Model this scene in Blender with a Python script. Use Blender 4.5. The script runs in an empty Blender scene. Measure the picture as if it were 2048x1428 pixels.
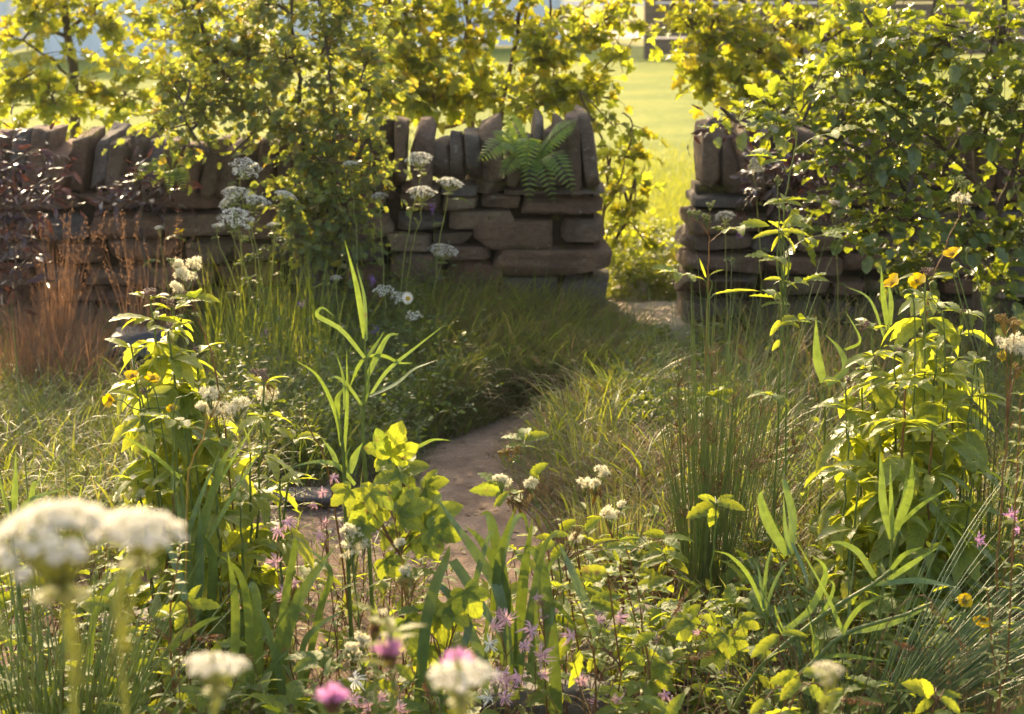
import bpy, math, random
import numpy as np
from mathutils import Vector
rng = np.random.default_rng(11)
random.seed(5)
sc = bpy.context.scene
C = sc.collection
R = math.radians

# ------------------------------------------------------------------ camera
PITCH = R(11.65); FPX = 3982.0; CH = 1.5
cam = bpy.data.cameras.new("camera"); camo = bpy.data.objects.new("camera", cam); C.objects.link(camo)
camo.location = (0, 0, CH); camo.rotation_euler = (math.pi/2 - PITCH, 0, 0)
cam.sensor_width = 36; cam.lens = 70; cam.clip_end = 2000; cam.clip_start = 0.05
cam.dof.use_dof = True; cam.dof.focus_distance = 4.8; cam.dof.aperture_fstop = 6.3
sc.camera = camo
# ------------------------------------------------------------------ light
SUN_EL, SUN_AZ = R(28), R(-20)            # low sun behind the wall, a little to the left
w = bpy.data.worlds.new("World"); sc.world = w; w.use_nodes = True
nt = w.node_tree; bg = nt.nodes["Background"]
sky = nt.nodes.new("ShaderNodeTexSky"); sky.sky_type = 'NISHITA'; sky.sun_disc = False
sky.sun_elevation = SUN_EL; sky.sun_rotation = SUN_AZ; sky.dust_density = 3.0; sky.air_density = 1.0
nt.links.new(sky.outputs[0], bg.inputs[0]); bg.inputs[1].default_value = 0.15
sl = bpy.data.lights.new("sun", 'SUN'); sl.energy = 3.3; sl.angle = R(0.5); sl.color = (1, 0.81, 0.54)
so = bpy.data.objects.new("sun", sl); C.objects.link(so)
sdir = Vector((math.sin(SUN_AZ)*math.cos(SUN_EL), math.cos(SUN_AZ)*math.cos(SUN_EL), math.sin(SUN_EL)))
so.rotation_euler = (-sdir).to_track_quat('-Z', 'Y').to_euler(); so.location = (-6, 16, 10)
vs = sc.view_settings
vs.view_transform = 'Standard'; vs.look = 'None'; vs.gamma = 1; vs.use_curve_mapping = False; vs.exposure = 1.72
vs.use_white_balance = True; vs.white_balance_temperature = 7700; vs.white_balance_tint = 10
sc.cycles.max_bounces = 10; sc.cycles.diffuse_bounces = 6; sc.cycles.glossy_bounces = 2
sc.cycles.transmission_bounces = 6; sc.cycles.sample_clamp_indirect = 4
sc.cycles.use_denoising = True

# ------------------------------------------------------------------ helpers
cp, sp = math.cos(PITCH), math.sin(PITCH)
def P(px, py, Y):
    """world point at depth Y seen where the photograph (2048 wide) has it"""
    u = (px-1024)/FPX; v = (714-py)/FPX
    d = np.array([u, cp+v*sp, -sp+v*cp]); return np.array([0, 0, CH]) + d*(Y/d[1])
def G(px, py, z=-0.1):
    u = (px-1024)/FPX; v = (714-py)/FPX
    d = np.array([u, cp+v*sp, -sp+v*cp]); return np.array([0, 0, CH]) + d*((z-CH)/d[2])
def X(px, Y): return (px-1024)/FPX*Y*1.005
def nrm(a): return a/np.maximum(np.linalg.norm(a, axis=-1, keepdims=True), 1e-9)
def U(a, b, n=None): return rng.uniform(a, b, n)
def sm(a, b, x): t = np.clip((x-a)/(b-a), 0, 1); return t*t*(3-2*t)
def noise(p, f=1.0, s=0):
    r = np.random.default_rng(s); o = 0
    for k in range(7):
        d = nrm(r.normal(size=3))*f*(0.6+0.35*k); o = o + np.sin(p@d*6.28+r.uniform(0, 6.28))/(1+0.35*k)
    return o/3.2

# the garden in front of the wall lies a step below the lawn
def hz(x, y):
    x = np.asarray(x, float); y = np.asarray(y, float)
    z = -0.1+0.1*sm(8.0, 8.3, y)
    gard = 1-sm(7.8, 8.1, y)
    z = z+gard*(0.10*np.exp(-((x-0.42)/0.34)**2-((y-5.6)/0.75)**2)
               + 0.11*sm(6.7, 7.7, y)*np.exp(-((x+0.1)/0.42)**4)
               + 0.05*np.exp(-((x+1.0)/0.6)**2-((y-6.4)/0.9)**2)
               + 0.015*np.sin(x*3.1+1)*np.sin(y*2.3))
    return z
PATH = [(1310,668,.12),(1240,712,.06),(1150,790,.06),(1085,832,.085),(1010,872,.11),(930,915,.13),(925,985,.145),(965,1060,.15),(1005,1150,.15),(960,1240,.16),(760,1300,.12),(560,1290,.12),(330,1230,.14)]
def crom(pts, n):
    p = np.asarray(pts, float)
    if len(p) == 2: return p[0]+(p[1]-p[0])*np.linspace(0, 1, n)[:, None]
    q = np.vstack([2*p[0]-p[1], p, 2*p[-1]-p[-2]]); m = len(p)-1
    t = np.linspace(0, m, n); i = np.minimum(t.astype(int), m-1); f = (t-i)[:, None]
    a, b, c, d = q[i], q[i+1], q[i+2], q[i+3]
    return .5*((2*b)+(c-a)*f+(2*a-5*b+4*c-d)*f*f+(3*b-a-3*c+d)*f**3)
PW = crom([np.append(G(a, b)[:2], wd) for a, b, wd in PATH], 90)
def path_d(x, y):
    """signed distance outside the trodden path (negative on it)"""
    x = np.asarray(x, float); y = np.asarray(y, float); o = np.full(x.shape, 9.)
    for a, b, wd in PW: o = np.minimum(o, np.hypot(x-a, (y-b))-wd)
    return o

class MB:
    def __init__(s): s.v = []; s.f = []; s.uv = []; s.n = 0
    def add(s, V, Fs, UV=None):
        V = np.asarray(V, float).reshape(-1, 3); s.v.append(V)
        s.uv.append(np.zeros((len(V), 2)) if UV is None else np.asarray(UV, float).reshape(-1, 2))
        for F in Fs:
            if len(F): s.f.append(np.asarray(F, np.int64)+s.n)
        s.n += len(V)
    def build(s, name, mat, parent=None, org=None, smooth=True):
        V = np.concatenate(s.v); UVv = np.concatenate(s.uv)
        if org is not None: V = V-np.asarray(org)
        me = bpy.data.meshes.new(name)
        cnt = sum(len(f) for f in s.f)
        lo = np.concatenate([f.ravel() for f in s.f]); tot = np.concatenate([np.full(len(f), f.shape[1]) for f in s.f])
        me.vertices.add(len(V)); me.vertices.foreach_set("co", V.astype(np.float32).ravel())
        me.loops.add(len(lo)); me.loops.foreach_set("vertex_index", lo.astype(np.int32))
        me.polygons.add(cnt); st = np.concatenate([[0], np.cumsum(tot)[:-1]])
        me.polygons.foreach_set("loop_start", st.astype(np.int32)); me.polygons.foreach_set("loop_total", tot.astype(np.int32))
        me.polygons.foreach_set("use_smooth", np.full(cnt, smooth))
        ul = me.uv_layers.new(name="UVMap"); ul.data.foreach_set("uv", UVv[lo].astype(np.float32).ravel())
        me.update(calc_edges=True); me.validate()
        me.materials.append(mat)
        o = bpy.data.objects.new(name, me); C.objects.link(o)
        if parent is not None: o.parent = parent
        elif org is not None: o.location = org
        return o
def tag(o, label=None, cat=None, group=None, kind=None):
    for k, v in (("label", label), ("category", cat), ("group", group), ("kind", kind)):
        if v: o[k] = v
    return o
class Thing:
    """an Empty at the base of a thing that parents its parts"""
    def __init__(s, name, label, cat, base, group=None):
        s.b = np.asarray(base, float); s.o = bpy.data.objects.new(name, None); C.objects.link(s.o)
        s.o.location = s.b; s.o.empty_display_size = .05; tag(s.o, label, cat, group)
    def part(s, name, mb, mat, smooth=True):
        if mb.n == 0: return None
        return mb.build(name, mat, s.o, s.b, smooth)

# ---- templates: (V, faces, uv), leaf along +Y, face +Z
def leaf_t(n=8, wr=.35, a=.7, b=1.0, fold=.25, curl=.5, teeth=0, wave=0, cols=3, stalk=.0):
    t = np.linspace(0, 1, n+1); pr = t**a*(1-t)**b; pr = pr/pr.max()*wr/2; pr = np.maximum(pr, .006)
    if teeth: pr = pr*(1-teeth*(np.arange(n+1) % 2)*(t > .1))
    an = curl*(t-.15); ds = np.r_[0, np.full(n, 1/n)]
    y = np.cumsum(np.cos(an)*ds); z = -np.cumsum(np.sin(an)*ds)
    cs = np.linspace(-1, 1, cols); V = []; UV = []
    for i in range(n+1):
        for c in cs:
            V.append((c*pr[i], y[i], z[i]+fold*abs(c)*pr[i]+wave*abs(c)*pr[i]*math.sin(i*2.4+c*2))); UV.append((c*.5+.5, t[i]))
    F = [(i*cols+j, i*cols+j+1, (i+1)*cols+j+1, (i+1)*cols+j) for i in range(n) for j in range(cols-1)]
    return np.array(V), [np.array(F)], np.array(UV)
def lobed_t(half, c=(0, .35), fold=.2, curl=.3, wob=.03, s=0):
    r = np.random.default_rng(s)
    o = [(0, 0)]+list(half)+[(0, 1)]+[(-x, y) for x, y in half[::-1]]
    o = np.array(o)+r.normal(0, wob*.5, (len(o), 2))
    n = len(o); mid = (o+np.array(c))/2
    A = np.vstack([[c], mid, o]); z = fold*np.abs(A[:, 0])-curl*(A[:, 1]-.2)**2*.5+r.normal(0, wob, len(A))*np.r_[0, np.full(2*n, 1)]*.6
    V = np.c_[A[:, 0], A[:, 1], z]
    i = np.arange(n); j = (i+1) % n
    return V, [np.c_[np.zeros(n, int), 1+i, 1+j], np.c_[1+i, 1+n+i, 1+n+j, 1+j]], np.c_[A[:, 0]+.5, A[:, 1]]
MAPLE = [(.13,-.03),(.40,.04),(.41,.17),(.2,.27),(.50,.42),(.58,.55),(.46,.63),(.21,.56),(.26,.76),(.12,.86)]
HAW = [(.10,.05),(.3,.26),(.38,.42),(.24,.42),(.22,.5),(.38,.66),(.34,.76),(.18,.72),(.2,.9)]
PALM = [(.16,-.08),(.34,.0),(.48,.02),(.42,.12),(.36,.2),(.2,.3),(.4,.38),(.55,.5),(.68,.62),(.58,.66),(.46,.66),(.2,.5),(.26,.66),(.22,.8),(.1,.92)]
def inst(mb, T, Pp, D, N, S, pick=None):
    """copies of template(s) T at points Pp, tips along D, faces towards N"""
    Ts = T if isinstance(T, list) else [T]
    Pp = np.atleast_2d(Pp); n = len(Pp); D = nrm(np.broadcast_to(D, (n, 3))); N = np.broadcast_to(N, (n, 3)); S = np.asarray(S, float)
    S = np.broadcast_to(S[..., None] if S.ndim < 2 else S, (n, 3)) if S.ndim else np.full((n, 3), S)
    Xx = nrm(np.cross(D, N)); Z = np.cross(Xx, D); k = rng.integers(0, len(Ts), n)
    for q, (V, Fs, UV) in enumerate(Ts):
        m = np.where(k == q)[0]
        if not len(m): continue
        VV = Pp[m, None]+(V[None, :, 0:1]*S[m, None, 0:1])*Xx[m, None]+(V[None, :, 1:2]*S[m, None, 1:2])*D[m, None]+(V[None, :, 2:3]*S[m, None, 2:3])*Z[m, None]
        off = (np.arange(len(m))*len(V))[:, None, None]
        mb.add(VV, [(F[None]+off).reshape(-1, F.shape[1]) for F in Fs], np.tile(UV, (len(m), 1)))
def tubes(mb, paths, rad, sides=4):
    paths = np.asarray(paths, float); rad = np.asarray(rad, float)
    if paths.ndim == 2: paths = paths[None]; rad = rad[None]
    N, K, _ = paths.shape; rad = np.broadcast_to(rad, (N, K))
    t = nrm(np.gradient(paths, axis=1)); ref = np.where(np.abs(t[:, :, 2:3]) > .9, np.array([1., 0, 0]), np.array([0, 0, 1.]))
    ref = np.broadcast_to(ref[:, :1], t.shape)
    a = nrm(np.cross(t, ref)); b = np.cross(t, a)
    th = np.linspace(0, 2*np.pi, sides, endpoint=False)
    V = paths[:, :, None]+rad[:, :, None, None]*(np.cos(th)[None, None, :, None]*a[:, :, None]+np.sin(th)[None, None, :, None]*b[:, :, None])
    k, s_ = np.meshgrid(np.arange(K-1), np.arange(sides), indexing='ij'); s2 = (s_+1) % sides
    F = np.stack([k*sides+s_, k*sides+s2, (k+1)*sides+s2, (k+1)*sides+s_], -1).reshape(-1, 4)
    off = (np.arange(N)*K*sides)[:, None, None]
    uv = np.stack(np.broadcast_arrays(np.arange(sides)[None, :]/sides, np.linspace(0, 1, K)[:, None]), -1).reshape(-1, 2)
    mb.add(V, [(F[None]+off).reshape(-1, 4)], np.tile(uv, (N, 1)))
def strips(mb, paths, wid, side, fold=0.0):
    """ribbons, three vertices across"""
    paths = np.asarray(paths, float)
    if paths.ndim == 2: paths = paths[None]
    N, K, _ = paths.shape; wid = np.broadcast_to(wid, (N, K)); side = np.asarray(side, float)
    if side.ndim == 2: side = side[None] if (N == 1 and len(side) == K) else side[:, None]
    side = np.broadcast_to(side, (N, K, 3)); t = nrm(np.gradient(paths, axis=1))
    s = nrm(side-t*np.sum(side*t, -1, keepdims=True)); nn = np.cross(t, s)
    w2 = wid[..., None]/2
    if fold:
        V = np.stack([paths-s*w2, paths-nn*w2*fold, paths+s*w2], 2); c = 3
    else:
        V = np.stack([paths-s*w2, paths+s*w2], 2); c = 2
    k, j = np.meshgrid(np.arange(K-1), np.arange(c-1), indexing='ij')
    F = np.stack([k*c+j, k*c+j+1, (k+1)*c+j+1, (k+1)*c+j], -1).reshape(-1, 4)
    off = (np.arange(N)*K*c)[:, None, None]
    uv = np.stack(np.broadcast_arrays(np.linspace(0, 1, c)[None, :], np.linspace(0, 1, K)[:, None]), -1).reshape(-1, 2)
    mb.add(V, [(F[None]+off).reshape(-1, 4)], np.tile(uv, (N, 1)))
def blades(mb, base, L, wd, lean, curl, az, K=6, twist=.6):
    """grass blades bending over: N at once"""
    base = np.atleast_2d(base); N = len(base); s = np.linspace(0, 1, K)
    L, wd, lean, curl, az = [np.broadcast_to(a, (N,)) for a in (L, wd, lean, curl, az)]
    th = lean[:, None]+curl[:, None]*s[None]**1.3
    ds = L[:, None]/(K-1); h = np.cumsum(np.c_[np.zeros(N), (np.sin(th)*ds)[:, :-1]], 1); v = np.cumsum(np.c_[np.zeros(N), (np.cos(th)*ds)[:, :-1]], 1)
    hd = np.stack([np.cos(az), np.sin(az), 0*az], -1)
    p = base[:, None]+h[..., None]*hd[:, None]+v[..., None]*np.array([0, 0, 1.])
    sd = np.stack([-np.sin(az), np.cos(az), 0*az], -1)+U(-twist, twist, (N, 1))*hd+U(-.3, .3, (N, 1))*np.array([0, 0, 1.])
    pr = np.clip(1-s**2.2, .04, 1)*np.minimum(1, .6+s*2)
    strips(mb, p, wd[:, None]*pr[None], sd); return p

# ------------------------------------------------------------------ materials
def mat_new(name):
    m = bpy.data.materials.new(name); m.use_nodes = True; n = m.node_tree.nodes; n.clear(); return m, n, m.node_tree.links
def ramp(n, l, src, stops, interp='LINEAR'):
    r = n.new("ShaderNodeValToRGB"); r.color_ramp.interpolation = interp; e = r.color_ramp.elements
    while len(e) < len(stops): e.new(.5)
    for x, (p, c) in zip(e, stops): x.position = p; x.color = (*c, 1)
    l.new(src, r.inputs[0]); return r.outputs[0]
def math_(n, l, op, a, b=None, c=None):
    k = n.new("ShaderNodeMath"); k.operation = op
    for i, v in enumerate((a, b, c)):
        if v is None: continue
        if isinstance(v, (int, float)): k.inputs[i].default_value = v
        else: l.new(v, k.inputs[i])
    return k.outputs[0]
def mixc(n, l, f, a, b, mode='MIX'):
    k = n.new("ShaderNodeMix"); k.data_type = 'RGBA'; k.blend_type = mode
    for i, v in ((0, f), (6, a), (7, b)):
        if isinstance(v, (int, float)): k.inputs[i].default_value = v
        elif isinstance(v, tuple): k.inputs[i].default_value = (*v, 1)
        else: l.new(v, k.inputs[i])
    return k.outputs[2]
def tex(n, l, scale, detail=4, rough=.6, vec=None, kind="ShaderNodeTexNoise"):
    t = n.new(kind); t.inputs["Scale"].default_value = scale
    if kind == "ShaderNodeTexNoise": t.inputs["Detail"].default_value = detail; t.inputs["Roughness"].default_value = rough
    if vec is not None: l.new(vec, t.inputs["Vector"])
    return t
def leaf_mat(name, cols, trans, tr=.5, rough=.42, spec=.45, veins=0, vein_n=7, spots=True):
    """cols: list of reflect colours picked per leaf; trans: list of colours of light passing through"""
    m, n, l = mat_new(name)
    g = n.new("ShaderNodeNewGeometry"); rnd = g.outputs["Random Per Island"]
    k = len(cols); col = ramp(n, l, rnd, [(i/max(k-1, 1), c) for i, c in enumerate(cols)])
    k2 = len(trans); tcol = ramp(n, l, rnd, [(i/max(k2-1, 1), c) for i, c in enumerate(trans)])
    co = n.new("ShaderNodeTexCoord")
    if spots:
        ns = tex(n, l, 60, 3, .6, co.outputs["Object"]); f = ramp(n, l, ns.outputs[0], [(.35, (.78, .78, .74)), (.65, (1.12, 1.1, 1.05))])
        col = mixc(n, l, 1.0, col, f, 'MULTIPLY'); tcol = mixc(n, l, 1.0, tcol, f, 'MULTIPLY')
    bump = None
    if veins:
        uv = n.new("ShaderNodeSeparateXYZ"); l.new(co.outputs["UV"], uv.inputs[0])
        au = math_(n, l, 'ABSOLUTE', math_(n, l, 'SUBTRACT', uv.outputs[0], .5))
        ph = math_(n, l, 'FRACT', math_(n, l, 'MULTIPLY', math_(n, l, 'SUBTRACT', uv.outputs[1], math_(n, l, 'MULTIPLY', au, .55)), float(vein_n)))
        lat = math_(n, l, 'ABSOLUTE', math_(n, l, 'SUBTRACT', ph, .5))
        lv = math_(n, l, 'LESS_THAN', lat, .07); mv = math_(n, l, 'LESS_THAN', au, .03)
        vm = math_(n, l, 'MULTIPLY', math_(n, l, 'MAXIMUM', lv, mv), float(veins))
        tcol = mixc(n, l, vm, tcol, mixc(n, l, 1.0, tcol, (.45, .55, .4), 'MULTIPLY')); col = mixc(n, l, vm, col, mixc(n, l, 1.0, col, (1.5, 1.4, 1.3), 'MULTIPLY'))
        bump = n.new("ShaderNodeBump"); bump.inputs["Strength"].default_value = .5; bump.inputs["Distance"].default_value = .002; l.new(lat, bump.inputs["Height"])
    if veins:                                              # blemishes: browned patches here and there
        n9 = tex(n, l, 22, 4, .65, co.outputs["Object"]); bm_ = ramp(n, l, n9.outputs[0], [(.645, (0, 0, 0)), (.69, (1, 1, 1))]); bf = math_(n, l, 'MULTIPLY', bm_, .75)
        col = mixc(n, l, bf, col, (.16, .10, .04)); tcol = mixc(n, l, bf, tcol, (.28, .17, .05))
    p = n.new("ShaderNodeBsdfPrincipled"); l.new(col, p.inputs["Base Color"]); p.inputs["Roughness"].default_value = rough
    p.inputs["Specular IOR Level"].default_value = spec
    t = n.new("ShaderNodeBsdfTranslucent"); l.new(tcol, t.inputs[0])
    if bump: l.new(bump.outputs[0], p.inputs["Normal"])
    mx = n.new("ShaderNodeMixShader"); mx.inputs[0].default_value = tr; l.new(p.outputs[0], mx.inputs[1]); l.new(t.outputs[0], mx.inputs[2])
    o = n.new("ShaderNodeOutputMaterial"); l.new(mx.outputs[0], o.inputs[0]); return m
def solid_mat(name, cols, rough=.8, spec=.3, scale=40, bump=.3, dist=.004, isl=True, stretch=None):
    m, n, l = mat_new(name); co = n.new("ShaderNodeTexCoord"); vec = co.outputs["Object"]
    if stretch:
        mp = n.new("ShaderNodeMapping"); mp.inputs["Scale"].default_value = stretch; l.new(vec, mp.inputs[0]); vec = mp.outputs[0]
    ns = tex(n, l, scale, 6, .65, vec); k = len(cols)
    col = ramp(n, l, ns.outputs[0], [(.3+.4*i/max(k-1, 1), c) for i, c in enumerate(cols)])
    p = n.new("ShaderNodeBsdfPrincipled"); l.new(col, p.inputs["Base Color"]); p.inputs["Roughness"].default_value = rough; p.inputs["Specular IOR Level"].default_value = spec
    if bump:
        b = n.new("ShaderNodeBump"); b.inputs["Strength"].default_value = bump; b.inputs["Distance"].default_value = dist; l.new(ns.outputs[0], b.inputs["Height"]); l.new(b.outputs[0], p.inputs["Normal"])
    o = n.new("ShaderNodeOutputMaterial"); l.new(p.outputs[0], o.inputs[0]); return m
def stone_mat():
    m, n, l = mat_new("sandstone"); co = n.new("ShaderNodeTexCoord"); g = n.new("ShaderNodeNewGeometry"); oi = n.new("ShaderNodeObjectInfo")
    rnd = math_(n, l, 'FRACT', math_(n, l, 'ADD', g.outputs["Random Per Island"], oi.outputs["Random"]))
    col = ramp(n, l, rnd, [(0, (.10, .07, .05)), (.2, (.22, .15, .10)), (.42, (.125, .11, .10)), (.56, (.19, .13, .095)), (.78, (.19, .10, .065)), (1, (.27, .205, .145))])
    n1 = tex(n, l, 9, 8, .7, g.outputs["Position"]); n2 = tex(n, l, 70, 6, .75, g.outputs["Position"])
    col = mixc(n, l, 1.0, col, ramp(n, l, n1.outputs[0], [(.3, (.6, .58, .6)), (.52, (1, 1, 1)), (.72, (1.35, 1.2, 1.05))]), 'MULTIPLY')
    col = mixc(n, l, 1.0, col, ramp(n, l, n2.outputs[0], [(.3, (.72, .72, .72)), (.7, (1.25, 1.25, 1.25))]), 'MULTIPLY')
    n3 = tex(n, l, 5, 6, .7, g.outputs["Position"])
    mask = ramp(n, l, n3.outputs[0], [(.60, (0, 0, 0)), (.68, (1, 1, 1))])
    col = mixc(n, l, math_(n, l, 'MULTIPLY', mask, .65), col, (.085, .085, .03))
    n4 = tex(n, l, 30, 2, .5, g.outputs["Position"]); lich = ramp(n, l, n4.outputs[0], [(.68, (0, 0, 0)), (.72, (1, 1, 1))])
    col = mixc(n, l, math_(n, l, 'MULTIPLY', lich, .5), col, (.34, .33, .28))
    mp = n.new("ShaderNodeMapping"); mp.inputs["Scale"].default_value = (6, 6, 30); mp.inputs["Rotation"].default_value = (.1, .15, 0); l.new(g.outputs["Position"], mp.inputs[0]); n5 = tex(n, l, 1.5, 5, .6, mp.outputs[0])
    h = math_(n, l, 'ADD', math_(n, l, 'ADD', n1.outputs[0], math_(n, l, 'MULTIPLY', n2.outputs[0], .35)), math_(n, l, 'MULTIPLY', n5.outputs[0], .6))
    b = n.new("ShaderNodeBump"); b.inputs["Strength"].default_value = 1.0; b.inputs["Distance"].default_value = .04; l.new(h, b.inputs["Height"])
    p = n.new("ShaderNodeBsdfPrincipled"); l.new(col, p.inputs["Base Color"]); p.inputs["Roughness"].default_value = .85; p.inputs["Specular IOR Level"].default_value = .3; l.new(b.outputs[0], p.inputs["Normal"])
    o = n.new("ShaderNodeOutputMaterial"); l.new(p.outputs[0], o.inputs[0]); return m
M = {}
M['stone'] = stone_mat()
M['maple'] = leaf_mat("field maple leaf", [(.05,.085,.02),(.07,.11,.025),(.055,.09,.03),(.10,.10,.02)], [(.50,.54,.045),(.62,.62,.05),(.44,.52,.055),(.58,.58,.045),(.76,.60,.045)], .6, .38, .5, .6, 4)
M['haw'] = leaf_mat("hawthorn leaf", [(.075,.12,.055),(.095,.145,.065),(.08,.13,.065),(.09,.135,.06),(.075,.12,.06),(.12,.11,.045)], [(.44,.50,.06),(.54,.56,.06),(.38,.46,.07),(.48,.52,.06),(.42,.5,.06),(.62,.44,.05)], .52, .4, .45)
M['beech'] = leaf_mat("beech leaf", [(.06,.105,.04),(.08,.13,.04),(.065,.115,.05),(.09,.13,.035)], [(.40,.48,.035),(.52,.56,.04),(.34,.43,.035)], .47, .30, .7, .7, 8)
M['elder'] = leaf_mat("dark purple leaf", [(.035,.018,.022),(.05,.025,.03),(.03,.02,.02),(.07,.025,.02)], [(.07,.028,.032),(.10,.035,.035),(.13,.045,.03)], .2, .32, .6)
M['fern'] = leaf_mat("fern frond", [(.10,.18,.045),(.12,.21,.05),(.11,.19,.045)], [(.38,.52,.05),(.46,.56,.05)], .5, .45, .4)
M['agri'] = leaf_mat("hemp agrimony leaf", [(.13,.19,.045),(.16,.22,.05),(.14,.20,.06)], [(.58,.63,.05),(.68,.69,.055),(.52,.59,.06)], .55, .38, .5, .8, 8)
M['leafy'] = leaf_mat("lush leaf", [(.08,.14,.03),(.11,.18,.04),(.09,.15,.045)], [(.44,.51,.04),(.56,.58,.04),(.36,.46,.04)], .53, .52, .3, .8, 7)
M['spear'] = leaf_mat("spearwort leaf", [(.085,.145,.05),(.10,.17,.06),(.075,.135,.06)], [(.24,.36,.05),(.32,.42,.05)], .30, .40, .5, .4, 1)
M['sedge'] = leaf_mat("sedge blade", [(.05,.10,.03),(.065,.12,.035),(.055,.105,.045)], [(.18,.28,.03),(.30,.36,.03)], .17, .32, .55, .4, 1)
M['rush'] = leaf_mat("rush stem", [(.11,.18,.05),(.15,.21,.06),(.12,.18,.07),(.19,.19,.07)], [(.34,.44,.04),(.42,.48,.05)], .3, .4, .5)
M['rushg'] = leaf_mat("glaucous rush stem", [(.09,.155,.06),(.115,.18,.065),(.10,.165,.055)], [(.18,.28,.06),(.24,.3,.06)], .25, .4, .5)
M['vetch'] = leaf_mat("small green leaflet", [(.05,.09,.028),(.065,.115,.03),(.05,.095,.04),(.08,.12,.03)], [(.28,.34,.03),(.36,.42,.03)], .45, .45, .4)
M['grass'] = leaf_mat("meadow grass", [(.08,.12,.035),(.10,.15,.04),(.09,.14,.04),(.13,.13,.05),(.07,.12,.035),(.20,.16,.08),(.09,.14,.04),(.16,.11,.055)], [(.28,.36,.04),(.34,.42,.05),(.3,.38,.04),(.34,.33,.07),(.27,.36,.04),(.40,.32,.11),(.3,.4,.04),(.28,.18,.07)], .42, .5, .35)
M['lush'] = leaf_mat("fresh grass", [(.08,.14,.03),(.10,.16,.03),(.12,.15,.04)], [(.38,.46,.03),(.46,.5,.03),(.44,.42,.05)], .45, .45, .4)
M['lawngr'] = leaf_mat("lawn grass", [(.10,.15,.02),(.14,.18,.025),(.17,.19,.035)], [(.38,.44,.04),(.48,.50,.05),(.50,.48,.08)], .45, .5, .3)
M['straw'] = leaf_mat("straw grass", [(.22,.145,.08),(.28,.20,.115),(.19,.11,.065),(.25,.2,.1)], [(.34,.22,.10),(.40,.29,.14),(.28,.16,.08),(.36,.3,.12)], .35, .55, .3)
M['russet'] = leaf_mat("russet dry grass", [(.20,.105,.065),(.25,.14,.085),(.16,.085,.055),(.24,.17,.10)], [(.32,.16,.09),(.38,.21,.11),(.26,.12,.07)], .35, .55, .3)
M['stem'] = leaf_mat("green stem", [(.10,.15,.04),(.13,.18,.05)], [(.25,.32,.04),(.3,.36,.05)], .3, .45, .4)
M['rstem'] = leaf_mat("reddish stem", [(.16,.075,.035),(.20,.10,.04),(.15,.10,.03)], [(.34,.15,.04),(.38,.2,.04)], .3, .45, .4)
M['palestem'] = leaf_mat("pale umbel stem", [(.26,.30,.10),(.32,.34,.13)], [(.5,.52,.14),(.55,.55,.18)], .5, .5, .3)
M['white'] = leaf_mat("white floret", [(.80,.78,.72),(.84,.82,.77),(.80,.80,.76)], [(.86,.83,.74),(.90,.87,.78)], .5, .6, .2)
M['cream'] = leaf_mat("cream floret", [(.80,.75,.58),(.84,.80,.66),(.76,.71,.50)], [(.88,.82,.60),(.90,.85,.66)], .5, .6, .2)
M['gold'] = leaf_mat("golden seed", [(.30,.19,.05),(.38,.26,.07),(.26,.2,.06)], [(.55,.36,.08),(.6,.44,.1)], .35, .6, .3)
M['bud'] = leaf_mat("green bud", [(.22,.26,.09),(.30,.32,.12)], [(.45,.46,.14),(.5,.5,.16)], .35, .6, .3)
M['yellow'] = leaf_mat("yellow petal", [(.78,.50,.012),(.80,.56,.02)], [(.85,.55,.01),(.88,.62,.02)], .4, .3, .5)
M['pink'] = leaf_mat("pink petal", [(.62,.32,.42),(.70,.42,.50),(.58,.28,.40)], [(.74,.42,.5),(.78,.5,.56)], .4, .5, .3)
M['purple'] = leaf_mat("purple floret", [(.58,.24,.54),(.66,.32,.60),(.60,.24,.48)], [(.74,.34,.66),(.78,.42,.7)], .45, .5, .3)
M['blue'] = leaf_mat("violet floret", [(.16,.08,.34),(.22,.10,.36)], [(.25,.12,.45),(.3,.15,.5)], .4, .5, .3)
M['brown'] = leaf_mat("brown bract", [(.12,.06,.035),(.17,.09,.05),(.10,.05,.035)], [(.24,.10,.05),(.3,.14,.06)], .3, .6, .3)
M['bark'] = solid_mat("bark", [(.05,.035,.025),(.10,.075,.055),(.16,.12,.09)], .9, .2, 30, .8, .01, stretch=(1, 1, .3))
M['barkr'] = solid_mat("reddish bark", [(.07,.04,.025),(.13,.08,.05),(.18,.12,.08)], .85, .25, 30, .6, .008, stretch=(1, 1, .3))
M['moss'] = leaf_mat("moss", [(.06,.075,.015),(.09,.10,.02),(.05,.06,.015)], [(.2,.2,.02),(.26,.26,.03)], .35, .8, .1)
M['slate'] = solid_mat("dark slate", [(.02,.02,.022),(.045,.044,.046),(.085,.083,.085)], .55, .5, 9, .7, .02, stretch=(1, 1, 5))
M['slab'] = solid_mat("grey stream slab", [(.05,.043,.04),(.085,.074,.068),(.13,.115,.105)], .75, .4, 7, .7, .02, stretch=(1, 1, 4))
M['stepst'] = solid_mat("worn step stone", [(.26,.20,.155),(.36,.28,.21),(.42,.34,.26)], .85, .3, 8, .5, .02)
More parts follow.
